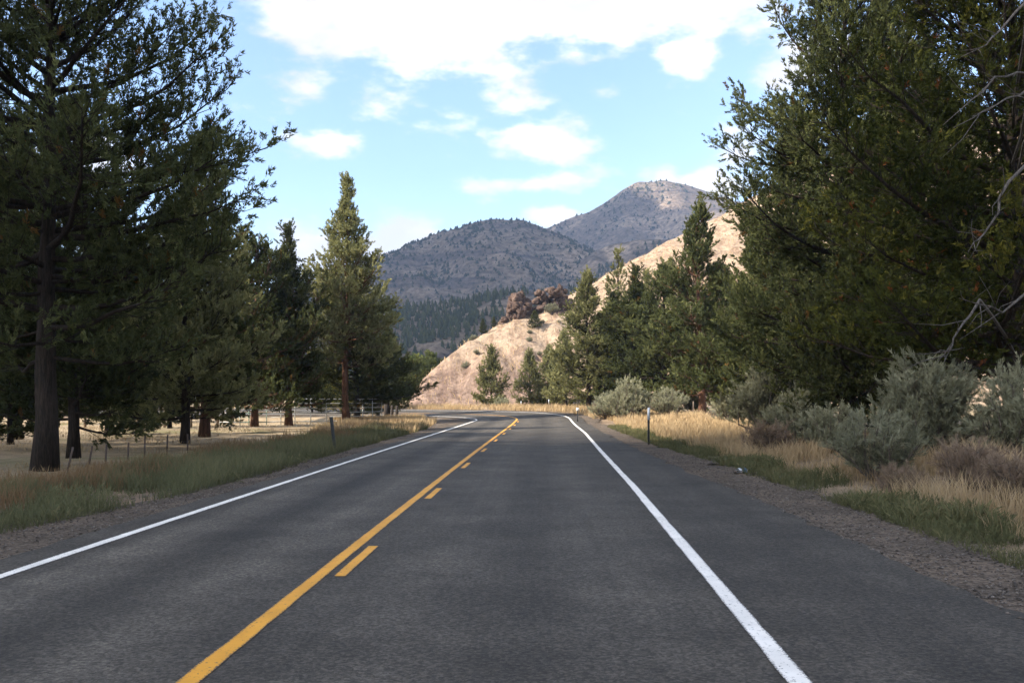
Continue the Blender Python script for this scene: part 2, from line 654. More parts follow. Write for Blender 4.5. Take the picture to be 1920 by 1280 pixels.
def hill_h(x, y):
    yr, zr, yb = np.interp(x, HX, HYR), np.interp(x, HX, HZR), np.interp(x, HBX, HBY)
    t_ = (y - yb) / np.maximum(yr - yb, 1)
    front = np.clip(t_, 0, 1)
    prof = 1 - (1 - front) ** 1.35
    back = np.clip(1 - np.maximum(t_ - 1, 0) * .55, 0, 1)
    z = zr * prof * back
    ins = sstep(.0, .22, t_) * (x > -17)
    gul = fbm(x * .22 + y * .16, y * .045 - x * .03, 4, 31)
    z = z + ins * (fbm(x * .08, y * .08, 4, 5) * 2.2 + gul * 1.1) * np.clip(zr / 12, .15, 1) * (1 - .6 * sstep(.85, 1.0, t_))
    gu = np.abs(fbm(x * .30 + y * .05, y * .04 + 3.0, 3, 57))
    cut = sstep(.16, .0, gu) * sstep(14, 4, x) * sstep(.05, .25, t_) * sstep(.95, .5, t_)
    z = z - cut * np.clip(zr * .16, 0, 1.5)
    return np.where(zr > 0, z, 0) * (x > -16.0)


def ground_h(x, y, hill=True):
    x, y = np.asarray(x, float), np.asarray(y, float)
    shp = x.shape
    idx, off = road_near(x, y)
    xf, yf = np.ravel(x), np.ravel(y)
    rz = CZ[idx] + SUP[idx] * np.clip(off, -4, 6)
    rz = np.where(C[idx, 1] > 55, rz, rz)
    eR = RWA[idx] + SHR[idx]
    dR = off - eR
    dL = (LW - SHL[idx]) - off
    right = -.05 * sstep(.0, .9, dR) + .25 * sstep(1.2, 5.5, dR) + .012 * np.clip(dR - 5, 0, 60) + (fbm(xf * .35, yf * .35, 3, 3) * .22) * sstep(1.5, 5, dR)
    left = -.06 * sstep(.0, 1.0, dL) + .03 * sstep(1.6, 3, dL) - .42 * sstep(3.2, 6.5, dL) + (fbm(xf * .22, yf * .22, 3, 9) * .25) * sstep(2, 6, dL)
    side = np.where(off > 0, right, left)
    away = np.maximum(dR, dL)
    z = rz * (1 - sstep(3, 10, away)) + side - .03 * sstep(.6, 0.0, away) - .02
    far_ = sstep(150, 500, np.hypot(xf, yf))
    z = z * (1 - far_) - .5 * far_
    if hill:
        z = np.maximum(z, hill_h(xf, yf) - .15)
    return z.reshape(shp) if shp else float(z[0])


def gz(x, y):
    return float(ground_h(np.array([x]), np.array([y]))[0])


# ------------------------------------------------------------------ ground sheet
def axis(dense0, dense1, step, lo, hi, grow=1.22):
    a = list(np.arange(dense0, dense1 + 1e-6, step))
    s, v = step, dense1
    while v < hi:
        s *= grow
        v = min(v + s, hi)
        a.append(v)
    s, v = step, dense0
    while v > lo:
        s *= grow
        v = max(v - s, lo)
        a.insert(0, v)
    return np.array(a)


def grid_faces(nx, ny):
    i = np.arange(nx - 1)[None] + np.arange(ny - 1)[:, None] * nx
    i = i.ravel()
    return np.stack([i, i + 1, i + nx + 1, i + nx], 1)


gx = axis(-30, 20, .5, -4200, 4200)
gy = axis(3, 110, .6, -700, 4200)
X, Y = np.meshgrid(gx, gy)
Zg = ground_h(X, Y, False)
idx, off = road_near(X, Y)
verge = sstep(9.0, 5.0, np.abs(off - .6)) * sstep(-25, -10, Y.ravel()) * 1.0
verge = np.where(off > 0, np.maximum(verge * .9, .55 * sstep(16, 8, off)), verge)
gme = mesh('ground', np.stack([X, Y, Zg], -1), [grid_faces(len(gx), len(gy))], [M['ground']], {'verge': verge}, True)
tag(obj('ground', gme), 'dry grass and earth ground either side of the road', kind='structure')


def ribbon(name, o0, o1, s0, s1, zoff, mat, n_across=1, jit0=0.0, jit1=0.0, parent=None, cut=False, step=.5):
    ss = np.arange(s0, s1 + 1e-6, step) if (s1 - s0) > step * 2 else np.linspace(s0, s1, 4)
    cx, cy = np.interp(ss, CS, C[:, 0]), np.interp(ss, CS, C[:, 1])
    nx_, ny_ = np.interp(ss, CS, CN[:, 0]), np.interp(ss, CS, CN[:, 1])
    cz, sp_ = np.interp(ss, CS, CZ), np.interp(ss, CS, SUP)
    a = o0(ss) if callable(o0) else np.full(len(ss), o0)
    b = o1(ss) if callable(o1) else np.full(len(ss), o1)
    a = a + fbm(ss * 1.1, ss * 0 + 3.3, 5, 11, .7) * jit0
    b = b + fbm(ss * 1.1, ss * 0 + 8.8, 5, 12, .7) * jit1
    u = np.linspace(0, 1, n_across + 1)
    o = a[:, None] * (1 - u) + b[:, None] * u
    V = np.stack([cx[:, None] + nx_[:, None] * o, cy[:, None] + ny_[:, None] * o, cz[:, None] + sp_[:, None] * o + zoff], -1)
    uv = np.stack([o, np.broadcast_to(ss[:, None], o.shape)], -1).reshape(-1, 2)
    me = mesh(name, V, [grid_faces(n_across + 1, len(ss))], [mat], {'across': np.broadcast_to(u[None], o.shape).ravel()}, False, None, uv)
    return obj(name, me, parent)


SEND = CS[-1]
# gravel margins first, asphalt above them, paint above the asphalt
glo = lambda s: LW - SHL[0] - np.interp(s, [-30, 9, 14, 25, 45, 58, 66, 72, 80], [1.5, 1.4, .75, .75, .9, 2.0, 5.0, 2.5, 1.0])
g1 = ribbon('gravel_shoulder_left', glo, LW - .1, -28, 150, -.012, M['gravel'], 6, .7, 0)
tag(g1, 'grey brown gravel margin along the left white line', kind='structure')
ghi = lambda s: rwf(s) + np.interp(s, CS, SHR) + np.interp(s, [-30, 9, 20, 32, 60, 110], [1.15, 1.15, 1.35, 1.0, .9, .9])
g2 = ribbon('gravel_shoulder_right', lambda s: rwf(s) + .1, ghi, -28, 150, -.012, M['gravel'], 6, 0, .7)
tag(g2, 'grey brown gravel margin beside the paved right shoulder', kind='structure')
road = ribbon('road', lambda s: LW - np.interp(s, CS, SHL), lambda s: rwf(s) + np.interp(s, CS, SHR), -28, SEND - 2, .012, M['asphalt'], 8, .10, .22, step=.25)
tag(road, 'grey asphalt two lane road bending left in the distance', kind='structure')
ribbon('edge_line', LW - .065, LW + .065, -28, SEND - 2, .017, M['white_paint'], 1, .012, .012, road, step=.25)
ribbon('edge_line', lambda s: rwf(s) - .068, lambda s: rwf(s) + .068, -28, SEND - 2, .017, M['white_paint'], 1, .012, .012, road, step=.25)
ribbon('centre_line', -.065, .065, -28, SEND - 2, .017, M['yellow_paint'], 1, .012, .012, road, step=.25)
for k in range(9):
    s = 7.9 + 6.05 * k
    ribbon('centre_dash', .135, .245, s, s + 1.62, .017, M['yellow_paint'], 1, .01, .01, road, step=.4)
ribbon('crest_strip', LW - .3, RW + .8, 66.0, 66.35, .0165, M['crest'], 8, 0, 0, road)  # dark strips drawn on the flat road in place of its crest edge
ribbon('crest_strip', LW - 5.0, LW - .1, 62.6, 62.95, .0165, M['crest'], 8, 0, 0, road)

# hill
hx, hy = np.arange(-18, 150, 1.0), np.arange(90, 300, 1.1)
X, Y = np.meshgrid(hx, hy)
Zh = hill_h(X.ravel(), Y.ravel()) - .15
Zh = np.where(Zh < -.1, -.9, Zh)
scarp = sstep(9, 2, X.ravel()) * sstep(9.5, 3, Zh) * sstep(-.5, .0, fbm(X.ravel() * .15, Y.ravel() * .15, 3, 41) + .28)
hme = mesh('hill', np.stack([X.ravel(), Y.ravel(), Zh], -1), [grid_faces(len(hx), len(hy))], [M['hill']], {'scarp': scarp}, True)
tag(obj('hill', hme), 'tan dry grass hillside rising to the right above the bend', kind='structure')


# ------------------------------------------------------------------ far relief
def mountain(name, label, prof, Yf, zf, seed, rough, bluff_and_sun=None, back=.5, nu=180, nv=66, mat='mountain', spur=.22):
    """prof: list of (photo px, photo py, distance) along the skyline"""
    p = np.array(prof, float)
    xr, zr, yr = px2(p[:, 0], p[:, 2]), pz2(p[:, 1], p[:, 2]), p[:, 2]
    u = np.linspace(xr[0], xr[-1], nu)
    zr_, yr_ = np.interp(u, xr, zr), np.interp(u, xr, yr)
    v = np.concatenate([np.linspace(0, 1, nv), 1 + np.linspace(.04, back, 16)])
    U, Vv = np.meshgrid(u, v)
    yy = Yf + (yr_[None] - Yf) * Vv
    t_ = np.clip(Vv, 0, 1)
    base = zf + (zr_[None] - zf) * (1 - (1 - t_) ** 1.12)
    base = base - np.maximum(Vv - 1, 0) * (zr_[None] - zf) * .8
    sc = (zr.max() - zf)
    rid = 1 - 2 * np.abs(fbm(U / sc * 1.35 + .2 * yy / sc, yy / sc * .35, 4, seed))
    sp_ = (rid - .72) * sc * spur * np.sin(np.pi * np.clip(Vv, 0, 1)) ** .8
    z = base + sp_ + fbm(U / sc * 6, yy / sc * 6, 4, seed + 5) * rough * np.clip(Vv * 4, 0, 1) * np.where(Vv > .97, .55, 1)
    cl = np.zeros(z.size) if bluff_and_sun is None else bluff_and_sun(U.ravel(), yy.ravel(), Vv.ravel(), z.ravel())
    me = mesh(name, np.stack([U, yy, z], -1), [grid_faces(nu, len(v))], [M[mat]], {'bluff_and_sun': cl}, True)
    tag(obj(name, me), label, kind='structure')
    return U, yy, z, Vv


def far_tree_mesh(name, P, Hh, rng, slim=.32, tiers=3, k=6, mat=None):
    """many small ragged conifers in one mesh"""
    n = len(P)
    Vs, Ts, tint = [], [], []
    base = 0
    t0 = rng.random(n)
    for q in range(tiers):
        z0 = .06 + q * .9 / tiers * .92
        z1 = min(1.0, z0 + .62 - .1 * q) if q < tiers - 1 else 1.0
        rad = slim * (1 - q / tiers * .80)
        a = np.arange(k) * 2 * np.pi / k + rng.random((n, 1)) * 6.28
        rr = rad * (0.65 + .7 * rng.random((n, k)))
        zz = z0 + .12 * (rng.random((n, k)) - .5)
        ring = np.stack([np.cos(a) * rr * Hh[:, None], np.sin(a) * rr * Hh[:, None], zz * Hh[:, None]], -1) + P[:, None]
        top = P + np.stack([(rng.random(n) - .5) * .06 * Hh, (rng.random(n) - .5) * .06 * Hh, z1 * Hh], -1)
        V = np.concatenate([ring, top[:, None]], 1).reshape(-1, 3)
        i = np.arange(n)[:, None] * (k + 1)
        j = np.arange(k)[None]
        Tt = np.stack([i + j, i + (j + 1) % k, i + k + 0 * j], -1).reshape(-1, 3) + base
        Vs.append(V)
        Ts.append(Tt)
        tint.append(np.repeat(np.clip(t0 + .15 * q - .15, 0, 1), k + 1))
        base += len(V)
    return mesh(name, np.vstack(Vs), [np.vstack(Ts)], [M[mat or 'far_tree']], {'tint': np.concatenate(tint)})


def scatter_on(G, n, rng, dens):
    U, yy, z, Vv = G
    ny, nx = z.shape
    i, j = rng.random(n * 4) * (ny - 1.01), rng.random(n * 4) * (nx - 1.01)
    i0, j0 = i.astype(int), j.astype(int)
    fi, fj = i - i0, j - j0
    bl = lambda A: (A[i0, j0] * (1 - fi) * (1 - fj) + A[i0 + 1, j0] * fi * (1 - fj) + A[i0, j0 + 1] * (1 - fi) * fj + A[i0 + 1, j0 + 1] * fi * fj)
    P = np.stack([bl(U), bl(yy), bl(z)], -1)
    v = bl(Vv)
    keep = (rng.random(len(P)) < dens(P, v)) & (v < 1.03)
    return P[keep][:n]


rng = np.random.default_rng(21)
peak = mountain('mountain', 'highest peak on the skyline, brown grey and dotted with trees',
                [(620, 560, 1900), (900, 470, 1900), (1000, 436, 1900), (1035, 421, 1900), (1062, 411, 1900), (1100, 398, 1900), (1130, 382, 1900), (1165, 358, 1900), (1195, 343, 1900),
                 (1215, 344, 1900), (1243, 338, 1900), (1290, 347, 1900), (1330, 360, 1900), (1400, 385, 1900), (1520, 430, 1900), (1750, 520, 1900), (2000, 600, 1900)],
                1250, 40, 3, 14, lambda x, y, v, z: np.clip(sstep(.9, .97, v) * sstep(215, 100, x) * sstep(-.1, .12, fbm(x * .03, y * .03, 3, 77)) + sstep(.05, .3, fbm(x * .006 + 9, y * .006, 3, 78)) * .55, 0, 1))  # left rim paled: sunlight painted along the ridge
near_m = mountain('mountain', 'long blue grey wooded mountain left of the highest peak',
                  [(150, 640, 1300), (420, 600, 1300), (560, 548, 1300), (640, 512, 1300), (690, 490, 1300), (720, 476, 1300), (760, 462, 1300), (800, 447, 1300), (850, 430, 1300), (900, 416, 1300), (930, 411, 1300),
                   (980, 411, 1300), (1000, 418, 1300), (1025, 428, 1300), (1060, 446, 1300), (1100, 466, 1300), (1150, 490, 1300), (1220, 520, 1300), (1350, 560, 1300), (1500, 600, 1300)],
                  820, 15, 14, 9, lambda x, y, v, z: np.clip(sstep(.92, .98, v) * sstep(-150, -190, x) * 1.0 + sstep(.12, .34, fbm(x * .008, y * .008, 3, 55)) * .35, 0, 1))  # sunlit left rim put into the colour
low_m = mountain('mountain', 'low dark ridge with pale tan bluffs below the peak',
                 [(1050, 520, 1150), (1085, 490, 1150), (1110, 473, 1150), (1150, 458, 1150), (1195, 452, 1150), (1260, 446, 1150), (1340, 440, 1150), (1480, 470, 1150), (1700, 540, 1150)],
                 860, 20, 44, 8, lambda x, y, v, z: np.clip(sstep(.72, .95, v) * sstep(210, 130, x) * sstep(-.2, .1, fbm(x * .03, y * .03, 3, 79)), 0, 1))
bench = mountain('foothill', 'dark pine covered foothill below the mountains',
                 [(100, 640, 560), (420, 610, 560), (560, 598, 560), (700, 584, 560), (800, 576, 560), (870, 566, 560), (930, 552, 560), (985, 545, 560), (1060, 545, 560), (1160, 560, 560), (1300, 590, 560), (1500, 640, 560)],
                 330, 3, 61, 3.5, lambda x, y, v, z: x * 0, spur=.14)

FT = []
Pm = scatter_on(peak, 7500, rng, lambda P, v: .28 + .72 * sstep(-.12, .14, fbm(P[:, 0] * .014, P[:, 1] * .010, 4, 90)))
FT.append(('forest', 'scattered dark junipers over the highest peak', far_tree_mesh('forest', Pm - [0, 0, .4], 2.4 + 4.4 * rng.random(len(Pm)) ** 1.6, rng, .56, 2, 5)))
Pm = scatter_on(near_m, 11500, rng, lambda P, v: .34 + .66 * sstep(-.2, .08, fbm(P[:, 0] * .018, P[:, 1] * .008, 4, 91) - .25 * (v - .4)))
FT.append(('forest', 'scattered dark junipers over the blue grey mountain', far_tree_mesh('forest', Pm - [0, 0, .3], 1.7 + 3.8 * rng.random(len(Pm)) ** 1.6, rng, .56, 2, 5)))
Pm = scatter_on(low_m, 3000, rng, lambda P, v: sstep(-.45, .0, fbm(P[:, 0] * .012, P[:, 1] * .012, 4, 92) + .1 - .55 * sstep(.7, .9, v) * sstep(230, 120, P[:, 0])))
FT.append(('forest', 'dark junipers over the low ridge with tan bluffs', far_tree_mesh('forest', Pm - [0, 0, .3], 3.5 + 3.6 * rng.random(len(Pm)), rng, .42, 2, 5)))
Pm = scatter_on(bench, 4600, rng, lambda P, v: np.clip(.12 + sstep(-.28, .08, fbm(P[:, 0] * .022, P[:, 1] * .016, 4, 93) + .10 * (v > .72) - .75 * sstep(-8, 40, P[:, 0]) * sstep(.35, .6, v)), 0, 1))
FT.append(('forest', 'dense dark pine wood on the foothill', far_tree_mesh('forest', Pm - [0, 0, .2], 2.6 + 3.8 * rng.random(len(Pm)), rng, .25, 3, 6)))
for nm, lb, me in FT:
    tag(obj(nm, me), lb, 'forest', kind='stuff')


# ------------------------------------------------------------------ foliage machinery
def leaf_template(rng, n, spread, lw, leaf_len, tuft=.85):
    """one spray: kite leaves set around a unit axis (+Z)"""
    a = rng.random(n) ** .8 * tuft
    ph = rng.random(n) * 2 * np.pi
    an = np.radians(rng.uniform(spread[0], spread[1], n))
    d = np.stack([np.sin(an) * np.cos(ph), np.sin(an) * np.sin(ph), np.cos(an)], -1)
    L = leaf_len * rng.uniform(.7, 1.3, n)
    side = np.cross(d, rng.normal(size=(n, 3)))
    side /= np.linalg.norm(side, axis=1, keepdims=True)
    b = np.stack([rng.normal(size=n) * .05, rng.normal(size=n) * .05, a], -1)
    w = L * lw
    V = np.stack([b + d * (L * .2)[:, None] + side * w[:, None], b + d * L[:, None], b + d * (L * .2)[:, None] - side * w[:, None]], 1)
    return V.reshape(-1, 3)


def sprays(pos, direc, size, templates, rng, tint):
    n = len(pos)
    d = direc / (np.linalg.norm(direc, axis=1, keepdims=True) + 1e-9)
    r = rng.normal(size=(n, 3))
    a = np.cross(d, r)
    a /= np.linalg.norm(a, axis=1, keepdims=True) + 1e-9
    b = np.cross(d, a)
    Rm = np.stack([a, b, d], -1)
    which = rng.integers(0, len(templates), n)
    Vs, ts = [], []
    for q, T in enumerate(templates):
        s = which == q
        if not s.any(): continue
        V = np.einsum('nij,lj->nli', Rm[s], T) * size[s][:, None, None] + pos[s][:, None]
        Vs.append(V.reshape(-1, 3))
        lt = len(T) // 3
        tt = np.clip(tint[s][:, None] + rng.normal(size=(s.sum(), lt)) * .10, 0, .985)
        tt = np.where(tint[s][:, None] > .99, 1.0, tt)
        ts.append(np.repeat(tt, 3, axis=1).ravel())
    V = np.vstack(Vs)
    return V, np.arange(len(V)).reshape(-1, 3), np.concatenate(ts)


def interp_poly(P, s):
    t_ = np.linspace(0, 1, len(P))
    return np.stack([np.interp(s, t_, P[:, i]) for i in range(3)], -1)


def make_juniper(seed, H, R, prof, base=.14, limbs=70, trunk_r=.25, psize=.42, dens=1.0, el0=(-12, 55), curl=34, up=.5, leaves=22, lw=.20, ll=.36,
                 lean=(0, 0), rare=.012, sec=4.2, bare=.18, forks=0, mat='juniper', bark='bark', jitter=.22, extra=None):
    rng = np.random.default_rng(seed)
    pk, pr = zip(*prof)
    tz = np.linspace(0, 1, 14)
    wob_ = np.cumsum(rng.normal(size=(14, 2)) * .012 * H / 14 * 3, axis=0)
    TP = np.stack([lean[0] * tz ** 1.5 + wob_[:, 0], lean[1] * tz ** 1.5 + wob_[:, 1], tz * H], -1)
    TP -= TP[0] * np.array([1, 1, 0])
    TR = trunk_r * ((1 - tz) ** .8 * .92 + .03) * (1 + .30 * np.exp(-tz * H / .45))
    tb = MB()
    tb.tube(TP, TR, 9)
    tv = np.vstack(tb.V)
    ang = np.arctan2(tv[:, 1], tv[:, 0])
    tv[:, :2] *= (1 + .09 * np.sin(ang * 4 + seed) + .05 * np.sin(ang * 7 + tv[:, 2] * 2))[:, None]
    tb.V = [tv]
    trunk = tb.mesh('trunk', M[bark], True)
    bb = MB()
    pos, dr, sz, tn = [], [], [], []
    templates = [leaf_template(np.random.default_rng(seed * 7 + q), leaves, (8, 46), lw, ll) for q in range(5)]
    ex = extra or []
    nl = limbs
    for i in range(nl + len(ex)):
        t_ = (min(i, nl - 1) + rng.random()) / nl
        t_ = t_ ** .92
        hz = base + (1 - base) * t_ * .975
        azi = i * 2.39996 + rng.normal() * .5
        L = np.interp(t_, pk, pr) * R * (1 + rng.normal() * jitter)
        L = max(L, .25)
        e0 = math.radians(el0[0] + (el0[1] - el0[0]) * t_ + rng.normal() * 8)
        crl = curl
        if i >= nl:
            azi, L, hz, e0, crl = ex[i - nl]
            e0 = math.radians(e0)
        n = 7
        P = [interp_poly(TP, hz)]
        st = L / (n - 1)
        azc = azi
        for q in range(n - 1):
            e_ = e0 + math.radians(crl) * (q / (n - 1)) ** 1.4
            azc += rng.normal() * .10
            P.append(P[-1] + st * np.array([math.cos(azc) * math.cos(e_), math.sin(azc) * math.cos(e_), math.sin(e_)]) + rng.normal(size=3) * st * .06)
        P = np.array(P)
        r0 = min(trunk_r * .36, .014 + .015 * L)
        bb.tube(P, np.linspace(r0, .008, n), 5, False)
        D = np.gradient(P, axis=0)
        ns = int(L * sec * dens) + 3
        limb_t = rng.normal() * .12
        inner = bare * (0.5 + rng.random())
        for q in range(ns):
            s = inner + (1 - inner) * (q + rng.random()) / ns
            p0 = interp_poly(P, s)
            d0 = interp_poly(D, s)
            d0 = d0 / (np.linalg.norm(d0) + 1e-9)
            sd_ = np.cross(d0, (0, 0, 1.0)) * rng.choice((-1, 1)) * rng.uniform(.4, 1.1)
            d2 = d0 * rng.uniform(.4, 1.0) + sd_ + np.array([0, 0, rng.uniform(-.35, .75)])
            d2 /= np.linalg.norm(d2)
            l2 = (.32 * L * (1.22 - s) + .36) * rng.uniform(.5, 1.3)
            l2 = min(l2, 1.7)
            p1 = p0 + d2 * l2 * .5 + np.array([0, 0, -.02 * l2])
            p2 = p1 + (d2 + np.array([0, 0, .55])) * l2 * .42
            bb.tube([p0, p1, p2], [.013, .009, .004], 3, False)
            m_ = max(2, int(l2 / (psize * .40)))
            f = 1 - (1 - .12 - .88 * (np.arange(m_) + rng.random(m_)) / m_) ** 1.0
            f = np.clip(.12 + .88 * f ** .75, 0, 1)
            pp = np.where(f[:, None] < .5, p0 + (p1 - p0) * f[:, None] * 2, p1 + (p2 - p1) * (f[:, None] - .5) * 2)
            dd = d2 * .75 + np.array([0, 0, up]) + rng.normal(size=(m_, 3)) * .45
            pos.append(pp + rng.normal(size=(m_, 3)) * psize * .22)
            dr.append(dd)
            sz.append(psize * rng.uniform(.6, 1.2, m_))
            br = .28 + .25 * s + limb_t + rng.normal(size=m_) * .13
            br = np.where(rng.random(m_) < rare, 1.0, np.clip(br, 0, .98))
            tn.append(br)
        pos.append(P[-1:] + 0)
        dr.append(D[-1:] / np.linalg.norm(D[-1]) + [[0, 0, .3]])
        sz.append(np.array([psize * 1.1]))
        tn.append(np.array([.6]))
    top = TP[-1:] - [[0, 0, .25]]
    for q in range(5):
        pos.append(top - [[0, 0, .22 * q]])
        dr.append(np.array([[rng.normal() * .2, rng.normal() * .2, 1.0]]))
        sz.append(np.array([psize * .8]))
        tn.append(np.array([.6]))
    V, Q, tint = sprays(np.vstack(pos), np.vstack(dr), np.concatenate(sz), templates, rng, np.concatenate(tn))
    crown = mesh('crown', V, [Q], [M[mat]], {'tint': tint})
    return dict(trunk=trunk, branches=bb.mesh('branches', M[bark]), crown=crown, H=H)


def plant_tree(name, k, x, y, label, cat='tree', rz=0.0, sc=1.0, group=None, crown_mat=None, bark=None, zoff=-.05):
    root = empty(name, (x, y, gz(x, y) + zoff), rz, sc)
    tag(root, label, cat, group)
    tr_ = None
    for part in ('trunk', 'branches', 'crown'):
        o = obj({'branches': 'limbs'}.get(part, part), k[part], tr_ if part == 'branches' else root)
        tr_ = tr_ or o
        if part == 'crown' and crown_mat:
            o.material_slots[0].link = 'OBJECT'
            o.material_slots[0].material = M[crown_mat]
        if part != 'crown' and bark:
            o.material_slots[0].link = 'OBJECT'
            o.material_slots[0].material = M[bark]
    return root


BROAD = [(0, .62), (.12, .95), (.3, 1.0), (.55, .86), (.8, .55), (1, .10)]
CONE = [(0, .70), (.10, 1.0), (.3, .88), (.6, .55), (.85, .25), (1, .05)]
SPIRE = [(0, .72), (.12, .98), (.35, .88), (.52, .62), (.68, .38), (.80, .19), (.90, .10), (1, .04)]
BUSHY = [(0, .85), (.15, 1.0), (.45, .92), (.75, .62), (1, .18)]

KIND = {}
KIND['big'] = make_juniper(11, 15.5, 4.4, BROAD, .17, 92, .27, .36, .98, (-6, 42), 40, .55, 21, .16, .37, sec=4.6, bare=.16,
                           extra=[(0.05, 6.0, .37, 6, 2), (-.25, 5.3, .40, 8, 14), (.25, 5.2, .47, 4, 30), (-.1, 4.8, .53, 12, 44), (.3, 4.4, .60, 14, 46), (-.3, 4.1, .68, 16, 46), (.0, 4.6, .30, 2, 12), (2.9, 5.5, .42, 4, 20), (3.4, 5.0, .55, 6, 30)])
KIND['right_big'] = make_juniper(12, 16.5, 4.3, BROAD, .08, 118, .28, .36, 1.15, (-14, 50), 34, .30, 21, .16, .37, sec=4.6, bare=.10, rare=.012)
KIND['right_near'] = make_juniper(13, 14.0, 4.6, BUSHY, .13, 98, .26, .30, 1.08, (-6, 50), 30, .25, 20, .16, .38, sec=4.9, bare=.12, rare=.012, mat='juniper_yellow')
KIND['spire'] = make_juniper(14, 17.0, 3.1, SPIRE, .23, 116, .22, .42, 1.15, (-4, 60), 36, .6, 24, .20, .35, sec=5.0, bare=.10)
KIND['cone'] = make_juniper(15, 12.0, 3.0, CONE, .09, 84, .21, .42, 1.15, (-10, 55), 34, .5, 28, .19, .34, sec=5.0, bare=.10)
KIND['cone2'] = make_juniper(16, 12.0, 2.7, SPIRE, .11, 84, .22, .42, 1.2, (-5, 60), 34, .5, 28, .19, .34, sec=5.2, bare=.08)
KIND['bushy'] = make_juniper(17, 9.0, 3.2, BUSHY, .10, 64, .20, .44, 1.15, (-12, 60), 36, .5, 28, .19, .34, sec=5.0, bare=.10)
KIND['small'] = make_juniper(18, 6.0, 1.7, CONE, .05, 46, .13, .36, 1.2, (-5, 60), 34, .5, 16, .24, .42, sec=6.0, bare=.06)
KIND['sparse'] = make_juniper(19, 14.0, 2.6, SPIRE, .20, 46, .22, .42, .75, (-8, 50), 34, .5, 28, .19, .34, sec=4.0, bare=.25)
KIND['bush'] = make_juniper(20, 4.0, 2.0, BUSHY, .04, 40, .09, .36, 1.2, (10, 70), 20, .6, 16, .27, .40, sec=6.0, bare=.10)

